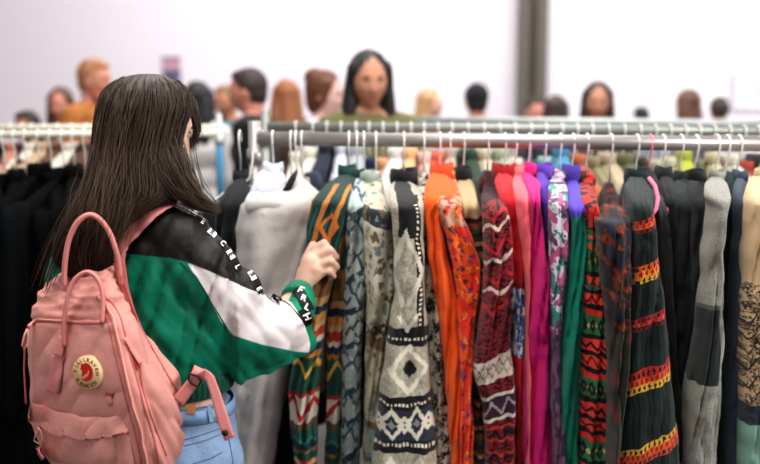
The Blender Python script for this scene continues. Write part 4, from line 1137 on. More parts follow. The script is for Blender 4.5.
# lettering tape down the sleeve
def glyph(ch, size=1.0, off=.0):
    cu = bpy.data.curves.new('t', 'FONT'); cu.body = ch; cu.size = size; cu.align_x = 'CENTER'; cu.align_y = 'CENTER'; cu.offset = off; cu.resolution_u = 3
    o = bpy.data.objects.new('t', cu); COL.objects.link(o)
    me = bpy.data.meshes.new_from_object(o.evaluated_get(bpy.context.evaluated_depsgraph_get()))
    v = [p.co.copy() for p in me.vertices]; f = [tuple(q.vertices) for q in me.polygons]
    bpy.data.objects.remove(o); bpy.data.curves.remove(cu); bpy.data.meshes.remove(me)
    if v:
        xs = [p.x for p in v]; ys = [p.y for p in v]; cx = (min(xs) + max(xs)) / 2; cy = (min(ys) + max(ys)) / 2
        v = [Vector((p.x - cx, p.y - cy, 0)) for p in v]
    return v, f
wht = material('tape_white', (240, 238, 236), rough=.6, bump=0, vari=.02); tblk = material('tape_black', (24, 24, 26), rough=.6, bump=0, vari=.02)
def quad_on(cx, cy, w, h, ang, mat, off, nm, par, Y=2.0, nx=6, ny=4, tree=None):
    tree = tree or JT; c, s = math.cos(ang), math.sin(ang); v = []; uv = []
    for i in range(ny + 1):
        for k in range(nx + 1):
            a = (k / nx - .5) * w; b_ = (i / ny - .5) * h
            v.append(on(tree, cx + a * c - b_ * s, cy + a * s + b_ * c, Y, off)[0])
    f = [(i * (nx + 1) + k, i * (nx + 1) + k + 1, (i + 1) * (nx + 1) + k + 1, (i + 1) * (nx + 1) + k) for i in range(ny) for k in range(nx)]
    return mk(nm, v, f, mat, par)
def text_on(ch, cx, cy, size, ang, mat, off, nm, par, Y=2.0, tree=None, sx=1.0):
    tree = tree or JT; v, f = glyph(ch, size, size * .03); c, s = math.cos(ang), math.sin(ang)
    w = [on(tree, cx + p.x * sx * c + p.y * s, cy + p.x * sx * s - p.y * c, Y, off)[0] for p in v]
    return mk(nm, w, f, mat, par, smooth=False)
tapep = [(194, 209), (207, 214), (220, 223.5), (232, 235.5), (241, 248), (248, 261), (255, 274), (262, 287)]
def rim(x, y, nx, ny, back):
    r = 0.0
    while r < 30 and JT.ray_cast(CAM, ray(x + nx * r, y + ny * r).normalized())[0] is not None: r += .5
    return x + nx * (r - back), y + ny * (r - back)
for k, ((x1, y1), ch) in enumerate(zip(tapep, 'LERCELRE')):
    x2, y2 = tapep[min(k + 1, 7)]; x0_, y0_ = tapep[max(k - 1, 0)]; an = math.atan2(y2 - y0_, x2 - x0_)
    x1, y1 = rim(x1 - 8 * math.sin(an) * -1 * -1, y1 + 8 * math.cos(an), math.sin(an), -math.cos(an), 4.4); x1 += 1.5; y1 -= 2.5
    quad_on(x1 - 1.5, y1 + 2.5, 9.5, 5.5, an, wht if k % 2 == 0 else tblk, .0012, 'sleeve_tape', J)
    text_on(ch, x1 - 1.5, y1 + 2.5, 7.0, an, tblk if k % 2 == 0 else wht, .0022, 'tape_letter', J)
quad_on(276, 299, 10, 7, R(28), tblk, .0014, 'sleeve_tape', J); quad_on(276, 299, 8.4, 5.4, R(28), wht, .0020, 'sleeve_tape', J); text_on('E', 276, 299, 7.5, R(118), tblk, .0028, 'tape_letter', J)
seam([(281, 300), (287, 303), (293, 309), (300, 318), (306, 327)], .0016, tblk, J, JT, 2.05, .0015, 'sleeve_tape')
CT = JT
quad_on(303, 300, 26, 10, R(62), tblk, .004, 'sleeve_tape', J, nx=10)
for ch, x, y in (('F', 301, 291), ('R', 303.5, 299.5), ('L', 306, 308)): text_on(ch, x, y, 8.5, R(28), wht, .0052, 'tape_letter', J)
quad_on(306, 317, 17, 10, R(60), tblk, .003, 'sleeve_tape', J); text_on('H', 306, 317, 10, R(62), wht, .0045, 'tape_letter', J)

# ---- jeans
g = MB(); 
rings = []
for z, a, bb in ((.878, .146, .106), (.870, .148, .108), (.80, .158, .120), (.75, .163, .124), (.70, .158, .12), (.66, .12, .09)):
    rings.append([Vector((-.475, 2.03, z)) + Rt * math.cos(t) * a + F * math.sin(t) * bb for t in [2 * PI * k / 48 for k in range(48)]])
g.add(*loft(rings))
for s in (-1, 1):
    h_ = pel + Rt * s * .082 - UP * .12; k_ = Vector((h_.x + .01, h_.y + .01, .44)); an = Vector((h_.x + .005 * s, h_.y - .01, .10)) + Rt * s * .02
    g.add(*sphere(pel + Rt * s * .07 - F * .055 - UP * .11, (.085, .085, .09), 20, 14))
    chain(g, [(h_, .098), (k_.lerp(h_, .5), .088), (k_, .068), (k_.lerp(an, .4) - F * .01, .062), (an, .05)])
gv, gf, gn = remesh(g, .007, 5)
gv = [p + n * (.004 * noise.noise(Vector((p.x * 9, p.y * 9, p.z * 26))) + .003 * noise.noise(p * 30)) for p, n in zip(gv, gn)]
def denim(u, v, o):
    k = nz(o, 9, 4, .6); s = nz(o, 260, 2)
    c = mix(k * 1.5 - .3, srgb(96, 132, 178), srgb(150, 180, 212))
    return mix(s * .35, c, srgb(214, 226, 238))
dmat = material('denim', denim, rough=.85, bump=.5, bscale=500, wr=4, vari=.08)
JE = mk('jeans', gv, gf, dmat, W); GT = bvh(gv, gf)
def ringband(z0, z1, e, mat, nm, par):
    rr = []
    for z, q in ((z0, 0), (z0, e), (z1, e), (z1, 0)):
        rr.append([Vector((-.475, 2.03, z)) + Rt * math.cos(t) * (.152 + q) + F * math.sin(t) * (.111 + q) for t in [2 * PI * k / 60 for k in range(60)]])
    return mk(nm, *loft(rr, caps=False), mat, par)
ringband(.852, .882, .005, material('denim_band', (138, 172, 210), rough=.85, bump=.4, vari=.1), 'waistband', JE)
stitch = cloth('stitch', (92, 126, 172))
seam([(184, 440), (204, 434), (226, 426)], .0011, stitch, JE, GT, 1.95, .001, 'stitching'); seam([(184, 446), (206, 440), (228, 431)], .0011, stitch, JE, GT, 1.95, .001, 'stitching')
seam([(192, 464), (212, 458), (222, 452)], .0013, stitch, JE, GT, 1.95, .001, 'stitching'); seam([(226, 428), (230, 446), (233, 464), (234, 480)], .0013, stitch, JE, GT, 1.95, .001, 'stitching')
WB = bvh(*loft([[Vector((-.475, 2.03, z)) + Rt * math.cos(t) * .159 + F * math.sin(t) * .118 for t in [2 * PI * k / 60 for k in range(60)]] for z in (.8, .95)], caps=False))
quad_on(191, 409, 9, 10, 0, material('leather_patch', (190, 132, 88), rough=.6, vari=.1), .001, 'leather_patch', JE, 1.95, tree=WB)['label'] = 'tan leather patch'
quad_on(210, 413, 4, 18, R(-8), dmat, .002, 'belt_loop', JE, 1.95, tree=WB); quad_on(222, 412, 4, 18, R(-8), dmat, .002, 'belt_loop', JE, 1.95, tree=WB)
for s in (-1, 1):
    sh_ = MB(); a = Vector((pel.x, pel.y, 0)) + Rt * s * .105
    chain(sh_, [(a + UP * .045 - F * .05, .042), (a + UP * .042 + F * .04, .040), (a + UP * .034 + F * .14, .034)]); sh_.add(*cone(a + UP * .06 - F * .03, .044, a + UP * .1 - F * .03, .042))
    v_, f_, _ = remesh(sh_, .008, 3); mk('shoe', [Vector((p.x, p.y, max(p.z, .004))) for p in v_], f_, material('white_shoe', (220, 218, 214), rough=.5), W)

# ---- hair: sculpted mass with many fine strands laid over it
hk = [(74, 138, 158, 2.055, .02), (76, 128, 168, 2.055, .05), (81, 117, 177, 2.055, .075), (90, 108, 186, 2.055, .098), (105, 102, 190, 2.05, .108), (125, 99, 185, 2.045, .112), (145, 97, 181, 2.035, .110), (160, 94, 179, 2.02, .104), (175, 89, 183, 2.00, .096), (188, 83, 187, 1.985, .086),
      (200, 77, 178, 1.965, .074), (212, 70, 146, 1.945, .060), (225, 63, 128, 1.93, .050), (240, 57, 116, 1.915, .044), (254, 54, 112, 1.905, .036), (266, 60, 112, 1.90, .026), (276, 74, 98, 1.90, .012)]
def hair_pt(y, a, off=0.0):
    xl, xr, yc, dd = interp(hk, y); c = P((xl + xr) / 2, y, yc); w = (xr - xl) / 2 / FPX * yc
    ca, sa = math.cos(a), math.sin(a); e_ = .86
    return c + Vector((math.copysign(abs(ca) ** e_, ca) * (w + off), math.copysign(abs(sa) ** e_, sa) * (dd + off), 0))
rings = []
N = 150
for k in range(72):
    t = k / 71.0; y = 74 + (276 - 74) * t ** 1.12; r = []
    for i in range(N):
        a = 2 * PI * i / N
        wv = .55 * noise.noise(Vector((y / 60.0, 2, 1)))
        rid = .0032 * math.sin(a * 31 + wv * 4) + .0045 * noise.noise(Vector((math.cos(a) * 7, math.sin(a) * 7, y / 90.0))) + .002 * math.sin(a * 67 + y / 40)
        r.append(hair_pt(y, a, rid * min(1, t * 6 + .15) - .004))
    rings.append(r)
hm1 = MB(); hm1.add(*loft(rings))
def lock(pts, rad, seg=14):
    w = [P(*q) for q in pts]; v, f = tube(w, rad, seg); hm1.add(v, f)
# fringe by the forehead and the lock over the right shoulder
lock([(160, 92, 2.08), (178, 96, 2.11), (189, 106, 2.12), (195, 120, 2.12), (197, 131, 2.12), (193, 140, 2.12)], [.03, .03, .022, .014, .010, .003])
lock([(160, 94, 2.1), (176, 98, 2.13), (190, 110, 2.14), (197, 124, 2.14), (199, 134, 2.14)], [.02, .028, .02, .011, .003])
lock([(176, 150, 2.04), (180, 172, 2.02), (190, 190, 2.0), (203, 203, 1.985), (214, 212, 1.97)], [.02, .024, .018, .012, .003])
lock([(168, 170, 2.0), (180, 190, 1.97), (194, 203, 1.96), (208, 210, 1.955)], [.026, .024, .014, .003])
HAIRM = hairmat('shopper', (15, 10, 10), (58, 41, 33))
HR = mk('hair', hm1.v, hm1.f, HAIRM, W)
rs = random.Random(5)
sm = MB()
for k in range(1500):
    a = rs.uniform(0, 2 * PI); y0 = rs.choice([76, 80, 90, 110, 140, 170]) + rs.uniform(0, 14); y1 = min(282, y0 + rs.uniform(60, 190))
    if y1 > 255: y1 = 255 + rs.uniform(0, 34)
    da = rs.uniform(-.12, .12); off = rs.uniform(-.002, .004); pts = []
    n = 12
    for i in range(n):
        t = i / (n - 1.0); y = y0 + (y1 - y0) * t
        q = hair_pt(min(y, 275), a + da * t + .05 * math.sin(t * 5 + k), off + .002 * math.sin(3 * t + k))
        if y > 275: q = q - UP * (y - 275) / 450.0
        pts.append(q)
    r0 = rs.uniform(.0006, .0014)
    sm.add(*tube(pts, [r0 * (.3 + .7 * math.sin(PI * min(1, .15 + .85 * i / (n - 1.0)))) for i in range(n)], 4))
def strand_bunch(path, n, spread, r=.0009, taper=.2):
    for k in range(n):
        ox, oy, oz = rs.gauss(0, spread), rs.gauss(0, spread), rs.gauss(0, spread)
        w = [P(*q) for q in path]; m = []
        for i in range(len(w) - 1):
            for t in (0, .33, .66): m.append(w[i].lerp(w[i + 1], t))
        m.append(w[-1]); L = len(m)
        m = [p + Vector((ox, oy, oz)) * (1 - (1 - taper) * i / (L - 1)) + Vector((0, 0, .003 * math.sin(i + k))) for i, p in enumerate(m)]
        k0 = rs.randint(0, max(0, L // 4)); m = m[k0:]; L = len(m)
        sm.add(*tube(m, [r * min(1, .15 + i / 3.0) * (1 - .7 * i / (L - 1)) for i in range(L)], 4))
strand_bunch([(158, 82, 2.06), (178, 91, 2.09), (190, 104, 2.1), (196, 120, 2.1), (198, 134, 2.1), (194, 143, 2.1)], 50, .014, .001, .35)
strand_bunch([(172, 140, 1.99), (180, 168, 1.96), (190, 188, 1.945), (204, 202, 1.945), (217, 211, 1.945)], 170, .017, .0010, .3)
strand_bunch([(164, 150, 1.965), (172, 172, 1.94), (184, 192, 1.925), (198, 203, 1.925), (212, 209, 1.93)], 170, .017, .0010, .35)
strand_bunch([(100, 170, 1.93), (84, 205, 1.9), (64, 235, 1.885), (52, 262, 1.88), (44, 284, 1.88)], 50, .016, .001, .9)
strand_bunch([(128, 190, 1.89), (120, 220, 1.87), (112, 240, 1.865), (108, 256, 1.86)], 30, .016, .0009, .8)
smo = sm.obj('hair_strand', hairmat('strand', (20, 14, 13), (86, 64, 48)), HR); smo['kind'] = 'stuff'

sm = MB()
strand_bunch([(118, 150, 1.93), (112, 175, 1.905), (103, 200, 1.885), (98, 226, 1.87), (96, 244, 1.865)], 40, .03, .0008, .9)
strand_bunch([(130, 165, 1.905), (122, 190, 1.885), (120, 214, 1.87), (112, 240, 1.86)], 24, .028, .0008, 1.0)
strand_bunch([(176, 168, 1.95), (184, 188, 1.925), (198, 202, 1.92), (216, 209, 1.925)], 40, .018, .0009, .3)
smo = sm.obj('hair_highlight', hairmat('highlight', (46, 34, 27), (122, 98, 70)), HR); smo['kind'] = 'stuff'; smo['label'] = 'lighter brown strands'
# ------------------------------------------------------------------ backpack
BP = thing('backpack', 'dusty pink school-style canvas backpack with round fox logo, worn on the shopper\'s back', 'backpack', P(110, 400, 1.85))
pinkA = srgb(220, 136, 126); pinkB = srgb(206, 118, 110)
canvas = material('pink_canvas', lambda u, v, o: mix(nz(o, 7, 4, .6), srgb(210, 142, 134), srgb(224, 160, 150)), rough=.72, bump=.4, bscale=1100, wr=5, vari=.06, sheen=.12)
strapm = material('pink_webbing', lambda u, v, o: mix(nz(o, 40, 2), srgb(216, 138, 134), srgb(226, 150, 146)), rough=.7, bump=.3, bscale=1400, vari=.04)
edgem = material('pink_edge', (190, 104, 98), rough=.7, vari=.05); zipm = material('zip_pink', (206, 124, 116), rough=.45, vari=.04, bump=.2); zteeth = material('zip_coil', (232, 178, 166), rough=.4, vari=.02)
#      y    xA   xB   xC   dA    dB    dC
sec = [(268, 82, 104, 117, 1.935, 1.875, 1.93), (272, 75, 106, 119, 1.93, 1.845, 1.92), (282, 64, 108, 121, 1.925, 1.815, 1.91), (296, 48, 110, 125, 1.915, 1.785, 1.90), (312, 35, 114, 132, 1.905, 1.76, 1.88), (326, 28, 118, 140, 1.90, 1.74, 1.87), (345, 25, 122, 152, 1.90, 1.73, 1.86), (370, 23, 128, 167, 1.90, 1.72, 1.845),
       (395, 23, 134, 183, 1.90, 1.71, 1.83), (412, 25, 139, 188, 1.90, 1.71, 1.83), (436, 26, 143, 190, 1.90, 1.715, 1.83), (462, 30, 147, 188, 1.90, 1.72, 1.83), (484, 36, 150, 181, 1.90, 1.73, 1.83), (500, 52, 150, 174, 1.90, 1.755, 1.83), (512, 78, 146, 164, 1.90, 1.79, 1.83)]
def bsec(y):
    ys = [s[0] for s in sec]; xa, xb, xc, da, db, dc = [float(np.interp(y, ys, [s[i] for s in sec])) for i in range(1, 7)]
    B = P(xb, y, db); z = B.z
    def at(x, d):
        q = P(x, y, d); return Vector((q.x, q.y, z))
    A = at(xa, da); C = at(xc, dc)
    return A, B, C, A + (C - B)
rings = []
for y in np.concatenate([np.linspace(268, 296, 12), np.linspace(300, 500, 56), np.linspace(503, 512, 4)]):
    A, B, C, D = bsec(y); c = (A + B + C + D) / 4; u = (B - A) / 2; w = (C - B) / 2
    u2 = (C - D) / 2; r = []
    for i in range(96):
        a = 2 * PI * i / 96 ; ca, sa = math.cos(a), math.sin(a)
        e_ = .36
        X = math.copysign(abs(ca) ** e_, ca); Y = math.copysign(abs(sa) ** e_, sa)
        p = c + u * X - w * Y * -1 * -1 * -1 if False else c + u * X + w * Y
        out_ = (p - c).normalized()
        bul = .018 * (1 - X * X * .9) * (1 if Y < 0 else .3) * math.sin(PI * min(1, (y - 268) / 244.0))
        nn_ = .007 * noise.noise(Vector((p.x * 11, p.y * 11, p.z * 7))) + .004 * noise.noise(Vector((p.x * 30, p.y * 30, p.z * 16 + 3)))
        top_ = 1.0 if y > 320 else 1.7
        r.append(p + out_ * (bul + nn_ * top_))
    rings.append(r)
mb = MB(); mb.add(*loft(rings)); 
bv_, bf_, bn_ = remesh(mb, .0048, 3)
tmp = []
for p, n in zip(bv_, bn_):
    x, y = project(p); k = 0
    # sag creases on the lid and down the side panel
    if y < 322: k -= .016 * (abs(noise.noise(Vector((x / 17.0 + y / 40.0, y / 9.0, 1)))) ** .7 - .25) * min(1, (322 - y) / 18)
    side = x - float(np.interp(y, [s[0] for s in sec], [s[2] for s in sec]))
    if side > 4: k += (.020 * (abs(noise.noise(Vector(((x - .42 * y) / 10.0, y / 60.0, 5)))) ** .7 - .25) + .006 * math.sin((x - .45 * y) / 4.2)) * min(1, (side - 4) / 8.0)
    if side <= 4 and y > 322: k += .010 * (abs(noise.noise(Vector((x / 26.0 + y / 80.0, y / 44.0, 9)))) ** .7 - .25)
    k -= .005 * math.exp(-((y - 321) / 3.0) ** 2) * (side < 0)
    tmp.append(p + n * k)
bv_ = tmp
BODY = mk('body', bv_, bf_, canvas, BP); BT = bvh(bv_, bf_)
def ribbon(path, w, off, nm, mat, par, tree=None, Y=1.8, th=.003, flat=None):
    """webbing along pixel path on a surface (tree) or through given depths"""
    pts = []
    for q1, q2 in zip(path, path[1:]):
        n = max(2, int(math.hypot(q2[0] - q1[0], q2[1] - q1[1]) / 3))
        for k in range(n): pts.append([a + (b2 - a) * k / n for a, b2 in zip(q1, q2)])
    pts.append(list(path[-1])); rr = []
    for i, q in enumerate(pts):
        p0 = pts[max(0, i - 1)]; p1 = pts[min(len(pts) - 1, i + 1)]; dx, dy = p1[0] - p0[0], p1[1] - p0[1]; L = math.hypot(dx, dy); nx, ny = -dy / L, dx / L
        ww = w if not hasattr(w, '__len__') else float(np.interp(i / (len(pts) - 1.0), np.linspace(0, 1, len(w)), w))
        row = []
        for s in (-1, -.5, 0, .5, 1):
            x, y = q[0] + nx * ww / 2 * s, q[1] + ny * ww / 2 * s
            if tree is not None: row.append(on(tree, x, y, Y, off)[0])
            else: row.append(P(x, y, q[2]))
        rr.append(row)
    rings = []
    for row in rr:
        back = [p + (p - CAM).normalized() * th for p in reversed(row)]
        rings.append(row + back)
    return mk(nm, *loft(rings), mat, par)
# zips and piping
seam([(29, 326), (40, 319.5), (58, 321), (80, 323), (102, 323)], .0042, zipm, BODY, BT, 1.75, .001, 'zip'); seam([(29, 325), (40, 318), (58, 319.5), (80, 321.5), (102, 321.5)], .0017, zteeth, BODY, BT, 1.75, .0045, 'zip_teeth')
seam([(29, 326), (25, 338), (24, 370), (26, 404)], .0022, edgem, BODY, BT, 1.85, .0, 'piping')
zp = [(98, 297), (106, 304), (113, 318), (119, 345), (126, 375), (133, 403), (141, 432), (146, 455), (148, 470)]
seam(zp, .0052, zipm, BODY, BT, 1.75, .001, 'zip'); seam([(x + 1.0, y) for x, y in zp], .0018, zteeth, BODY, BT, 1.75, .0055, 'zip_teeth')
seam([(x + 7 + .03 * (y - 297), y) for x, y in zp], .0022, edgem, BODY, BT, 1.75, .0005, 'piping'); seam([(x - 6, y) for x, y in zp[2:]], .0018, edgem, BODY, BT, 1.75, .0005, 'piping')
seam([(122, 275), (130, 300), (142, 330), (160, 362), (178, 392)], .0020, edgem, BODY, BT, 1.85, .0005, 'piping')
# front pocket with its flap
def patch(top, bot, nx, ny, offf, nm, mat, par, tree, Y=1.8):
    v = []; 
    def pl(pts, t):
        xs = [p[0] for p in pts]; q = xs[0] + (xs[-1] - xs[0]) * t; return q, float(np.interp(q, xs, [p[1] for p in pts]))
    for i in range(ny + 1):
        for k in range(nx + 1):
            a = pl(top, k / nx); b2 = pl(bot, k / nx); s = i / ny
            v.append(on(tree, a[0] + (b2[0] - a[0]) * s, a[1] + (b2[1] - a[1]) * s, Y, offf(k / nx, s))[0])
    f = [(i * (nx + 1) + k, i * (nx + 1) + k + 1, (i + 1) * (nx + 1) + k + 1, (i + 1) * (nx + 1) + k) for i in range(ny) for k in range(nx)]
    return mk(nm, v, f, mat, par)
def puff(mag, base=.0):
    return lambda a, s: base + mag * (1 - abs(2 * a - 1) ** 6) * (1 - abs(2 * s - 1) ** 6) + .002 * math.sin(a * 17 + s * 5)
PK = patch([(28, 412), (42, 419), (60, 426), (82, 431), (105, 430), (127, 427)], [(44, 452), (60, 460), (82, 467), (104, 470), (124, 472), (137, 470)], 44, 20, puff(.012, .001), 'front_pocket', canvas, BP, BT)
FL = patch([(30, 403), (36, 402), (56, 410), (82, 416), (104, 417), (119, 415)], [(29, 416), (42, 423), (60, 430), (82, 435), (105, 434), (129, 431)], 50, 14, lambda a, s: .002 + .016 * (s ** .6) * (1 - abs(2 * a - 1) ** 8) + .0025 * math.sin(a * 23), 'pocket_flap', canvas, PK, BT)
seam([(29, 417), (42, 424), (60, 431), (82, 436), (105, 435), (129, 431)], .0024, edgem, FL, BT, 1.8, .009, 'hem')
def puller(pts, off, nm, par, tree=BT):
    w = [on(tree, x, y, 1.8, off)[0] for x, y in pts]; return mk(nm, *tube(w, .0018, 8), zteeth, par)
puller([(27, 329), (24, 336), (22, 345), (24, 350), (27, 345), (28, 336), (28, 329)], .006, 'zip_puller', BODY)
puller([(44, 424), (41, 431), (42, 438), (46, 440), (49, 436), (48, 428), (45, 424)], .018, 'zip_puller', PK)
ribbon([(44, 444), (42, 451), (46, 457)], 8, .012, 'pull_tab', strapm, BP, BT)
ribbon([(106, 393), (114, 395)], 5, .002, 'bar_tack', edgem, BODY, BT); ribbon([(109, 396), (111, 405)], 5, .002, 'loop_tab', strapm, BODY, BT)
# side pocket mouth
mouth = patch([(130, 352), (136, 360), (139, 362)], [(131, 354), (136, 372), (140, 366)], 8, 8, lambda a, s: .0015, 'side_pocket_lining', material('deep_pink', (170, 66, 64), rough=.8), BODY, BT)
ribbon([(124, 338), (130, 350), (138, 361), (140, 364)], 2.6, .006, 'side_pocket_hem', strapm, BODY, BT); seam([(140, 364), (143, 392), (152, 420), (166, 455)], .0016, edgem, BODY, BT, 1.82, .001, 'piping')
# handles: the tall one behind and the short one that runs down the front as a strap
def arch(pts, r, nm):
    w = []
    P3 = [P(*p) for p in pts]
    for i in range(len(P3) - 1):
        p0 = P3[max(0, i - 1)]; p1 = P3[i]; p2 = P3[i + 1]; p3 = P3[min(len(P3) - 1, i + 2)]
        for k in range(6):
            t = k / 6.0; w.append(.5 * ((2 * p1) + (p2 - p0) * t + (2 * p0 - 5 * p1 + 4 * p2 - p3) * t * t + (3 * p1 - p0 - 3 * p2 + p3) * t ** 3))
    w.append(P3[-1]); rings = []
    for i, p in enumerate(w):
        t = (w[min(i + 1, len(w) - 1)] - w[max(0, i - 1)]).normalized(); n = (p - CAM).normalized(); s = t.cross(n).normalized(); n = s.cross(t)
        rings.append([p + s * math.cos(a) * r + n * math.sin(a) * r * 1.9 for a in [2 * PI * k / 14 for k in range(14)]])
    return mk(nm, *loft(rings), strapm, BP)
arch([(64, 284, 1.87), (65, 262, 1.86), (69, 240, 1.855), (77, 223, 1.85), (88, 215, 1.85), (98, 218, 1.85), (108, 230, 1.85), (115, 247, 1.85), (119, 264, 1.86), (121, 284, 1.865)], .0058, 'carry_handle')
arch([(64, 345, 1.80), (64, 322, 1.795), (67, 300, 1.79), (74, 281, 1.79), (85, 272.5, 1.785), (94, 275, 1.78), (101, 286, 1.775), (103, 302, 1.77), (102, 322, 1.765)], .0050, 'carry_handle')
ribbon([(65, 336), (62, 350), (60, 356)], [6, 6, 9], .007, 'handle_strap', strapm, BP, BT)
hs = ribbon([(60, 355), (57, 374), (54, 392)], [12, 13, 13.5], .004, 'handle_strap', strapm, BP, BT)
seam([(50, 389.5), (60, 391.5)], .0009, edgem, hs, BT, 1.8, .006, 'stitching')
# shoulder straps
hj = MB(); hj.add(jv, jf); hj.add(hm1.v[:72 * 150], hm1.f[:71 * 150]); HJ = bvh(hj.v, hj.f)
p0 = ribbon([(118, 262), (121, 250), (130, 239), (142, 226), (154, 215.5), (165, 209.5), (176, 206.5)], [13, 15, 16, 16, 15, 12, 8], .013, 'shoulder_strap', strapm, BP, HJ, 1.9)
sl2 = ribbon([(119, 262, 1.865), (124, 290, 1.86), (133, 318, 1.85), (148, 346, 1.84)], [12, 10, 8, 6], 0, 'shoulder_strap', edgem, BP)
ribbon([(178, 402, 1.80), (187, 390, 1.80), (193, 382, 1.80), (198, 374, 1.80), (201, 368, 1.81)], [13, 13, 12, 13, 14], 0, 'strap_end', strapm, BP)
mb = MB(); mb.add(*tube([P(x, y, 1.795) for x, y in ((188, 379), (192, 384), (198, 387), (201, 381), (197, 376), (190, 374), (188, 379))], .0026, 8)); mb.obj('buckle', material('dark_buckle', (46, 34, 36), rough=.35), BP)
arch_pts = [(199, 379, 1.80), (205, 373, 1.79), (210, 378, 1.785), (215, 392, 1.78), (220, 410, 1.775), (226, 429, 1.77), (230, 439, 1.77)]
dp = ribbon(arch_pts, [9, 9, 10, 11, 12, 12, 11], 0, 'dangling_strap', strapm, BP)
c = P(225, 433, 1.766); n = (CAM - c).normalized(); mb = MB(); mb.add(*tube([c, c + n * .004], [.0068, .0055], 18)); mb.obj('snap_button', material('dark_snap', (52, 34, 30), rough=.3, metal=.6), dp)
# ---- round logo
ctr, nrm = on(BT, 88.5, 372, 1.8, 0)
hr, _ = on(BT, 100, 372, 1.8, 0); hl, _ = on(BT, 77, 372, 1.8, 0); ht, _ = on(BT, 88.5, 360, 1.8, 0); hb, _ = on(BT, 88.5, 385, 1.8, 0)
ux = (hr - hl).normalized(); uy = (ht - hb); uy = (uy - ux * uy.dot(ux)).normalized(); un = ux.cross(uy)
if un.dot(CAM - ctr) < 0: un = -un
ctr = (hr + hl + ht + hb) / 4 + un * .0035
ps = (P(89.5, 372, ctr.y) - P(88.5, 372, ctr.y)).length
KX = 1.0 / max(.6, ux.dot(Vector((1, 0, 0)))) 
tilt = R(7)
def lp(x, y, o=0.0):
    x, y = x * math.cos(tilt) + y * math.sin(tilt), -x * math.sin(tilt) + y * math.cos(tilt)
    return ctr + ux * x * ps * 1.08 * KX + uy * y * ps + un * o
n = 64; v = [lp(0, 0, .001)] + [lp(16.2 * math.cos(2 * PI * k / n), 17.2 * math.sin(2 * PI * k / n), .001) for k in range(n)] + [lp(16.6 * math.cos(2 * PI * k / n), 17.6 * math.sin(2 * PI * k / n), -.005) for k in range(n)]
f = [(0, 1 + k, 1 + (k + 1) % n) for k in range(n)] + [(1 + k, 1 + n + k, 1 + n + (k + 1) % n, 1 + (k + 1) % n) for k in range(n)]
LG = mk('logo_patch', v, f, material('patch_cream', (240, 206, 158), rough=.7, vari=.05), BP); LG['label'] = 'round cream logo patch'
redm = material('patch_red', (206, 40, 34), rough=.7, vari=.05)
fox = [(-6.2, 7.6), (-4.6, 8.9), (-2.8, 8.6), (-1.0, 10.2), (1.8, 9.6), (4.6, 8.0), (6.8, 5.0), (7.6, 1.0), (7.0, -3.0), (5.2, -6.4), (2.4, -8.4), (-.8, -9.0), (-4.2, -8.0), (-6.4, -6.2), (-3.6, -6.6), (-1.2, -5.6), (.4, -3.8), (.9, -1.6), (-.6, -.9), (-2.6, -2.9), (-4.8, -4.6), (-5.8, -3.4), (-4.8, -1.0), (-5.4, 1.6), (-7.2, 3.4), (-6.0, 5.2)]
mk('fox_emblem', [lp(x, y, .0022) for x, y in fox], [tuple(range(len(fox)))], redm, LG, smooth=False)
tl = [(2.9, 3.6), (3.4, 1.0), (2.6, -1.8), (1.0, -3.9), (1.7, -1.6), (2.0, .8)]
mk('tail_line', [lp(x, y, .003) for x, y in tl], [tuple(range(len(tl)))], material('patch_cream2', (240, 206, 158), rough=.7), LG, smooth=False)
dkred = material('patch_letter', (128, 44, 38), rough=.7, vari=.03)
def ringtext(txt, a0, a1, rad, inward):
    for k, ch in enumerate(txt):
        a = math.radians(a0 + (a1 - a0) * k / (len(txt) - 1)); v, f = glyph(ch, 5.2, .12)
        rot = a - PI / 2 if not inward else a + PI / 2
        c_, s_ = math.cos(rot), math.sin(rot)
        w = [lp(rad * math.cos(a) + (p.x * c_ - p.y * s_), (rad * math.sin(a) + (p.x * s_ + p.y * c_)) * 1.04, .0022) for p in v]
        mk('logo_letter', w, f, dkred, LG, smooth=False)
ringtext('FJ\u00c4LLR\u00c4VEN', 178, 2, 12.6, False)
ringtext('K\u00c5NKEN', 222, 318, 12.9, True)

# ------------------------------------------------------------------ loose white hanger sticking out of the rack end
q = P(240, 142, 2.61)
mb = MB()
pts = [P(247, 140, 2.62), P(246, 133, 2.62), P(242, 131, 2.62), P(238.5, 136, 2.62), P(238, 150, 2.60), P(236, 166, 2.57), P(234, 180, 2.55), P(228, 182.5, 2.54), P(222, 186, 2.53), P(212, 194, 2.51), P(200, 204, 2.49), P(196, 208, 2.485)]
pts[0] = P(263, 139, 2.60); pts[1] = P(262, 130.5, 2.60); pts[2] = P(258, 128.3, 2.59); pts[3] = P(255, 132, 2.575)
pts.insert(4, P(253.5, 145, 2.565)); pts[5] = P(252, 165, 2.56); pts[6] = P(250, 178, 2.555); pts[7] = P(244, 184, 2.55); pts[8] = P(236, 184, 2.545); pts = pts[:9] + [P(228, 190, 2.53), P(215, 200, 2.51), P(200, 211, 2.49)]
mb.add(*tube(pts, .0032, 8)); mb.add(*tube([P(246, 184, 2.55), P(258, 192, 2.57), P(270, 202, 2.60)], .0032, 8))
hg = mb.obj('plastic_hanger', material('white_plastic', (228, 230, 224), rough=.35, bump=0)); setp(hg, 'thick white plastic hanger poking out at the left end of the nearest rack', 'hanger')

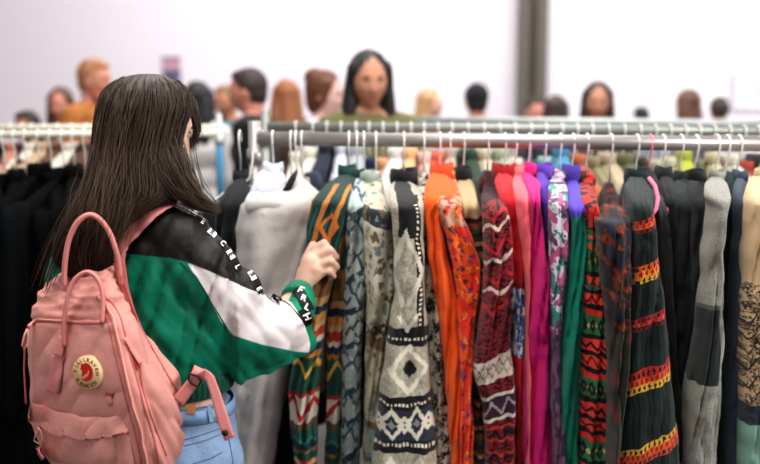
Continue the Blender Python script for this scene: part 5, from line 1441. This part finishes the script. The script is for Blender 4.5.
# ------------------------------------------------------------------ light, world, camera
def area(name, loc, target, size, power, color=(1, 1, 1), sy=None):
    l = bpy.data.lights.new(name, 'AREA'); l.energy = power; l.color = color; l.shape = 'RECTANGLE'; l.size = size; l.size_y = sy or size
    o = bpy.data.objects.new(name, l); COL.objects.link(o); o.location = loc
    o.rotation_euler = (Vector(target) - Vector(loc)).to_track_quat('-Z', 'Y').to_euler(); return o
area('right_key_light', (3.8, .3, 3.0), (0, 2.4, 1.1), 1.6, 150, (1.0, .985, .96))  # added key from the right, brings out the cloth folds
area('roof_light', (-.4, 1.2, 4.2), (0, 2.6, 1.0), 2.0, 90, (1.0, .97, .93))
area('camera_side_light', (-2.6, -1.2, 2.6), (-.3, 2.2, 1.0), 1.2, 22, (1.0, .95, .9))
area('hall_light', (.5, 6.6, 4.6), (.8, 9.6, 2.2), 6.0, 200, (1.0, .99, 1.0), 2.0)
area('right_wall_fill_light', (5.5, 7.4, 3.2), (3.4, 10, 2.2), 3.0, 130, (1.0, .99, 1.0))  # unseen lamp added to brighten the back wall towards the right
area('aisle_light', (.2, 4.6, 4.4), (0, 4.4, 1.2), 4.0, 150, (1.0, .985, .97))
w = bpy.data.worlds.new('World'); SC.world = w; w.use_nodes = True
NT = w.node_tree; bgn = NT.nodes['Background']
tc = NT.nodes.new('ShaderNodeTexCoord'); sx = NT.nodes.new('ShaderNodeSeparateXYZ'); NT.links.new(tc.outputs['Generated'], sx.inputs[0])
put(bgn.inputs[0], mix(M('MULTIPLY_ADD', E(sx.outputs[2]), .5, .5), (.16, .15, .15), (.95, .94, .96))); bgn.inputs[1].default_value = .26
cam = bpy.data.cameras.new('Camera'); co = bpy.data.objects.new('Camera', cam); COL.objects.link(co)
co.location = CAM; co.rotation_euler = (PI / 2 - PITCH, 0, 0)
cam.sensor_width = 36; cam.lens = FPX / 760 * 36; cam.clip_end = 60
cam.dof.use_dof = True; cam.dof.focus_distance = 1.98; cam.dof.aperture_fstop = 1.55
SC.camera = co
SC.view_settings.view_transform = 'Standard'; SC.view_settings.look = 'Medium High Contrast'; SC.view_settings.exposure = 0.12; SC.view_settings.gamma = 1
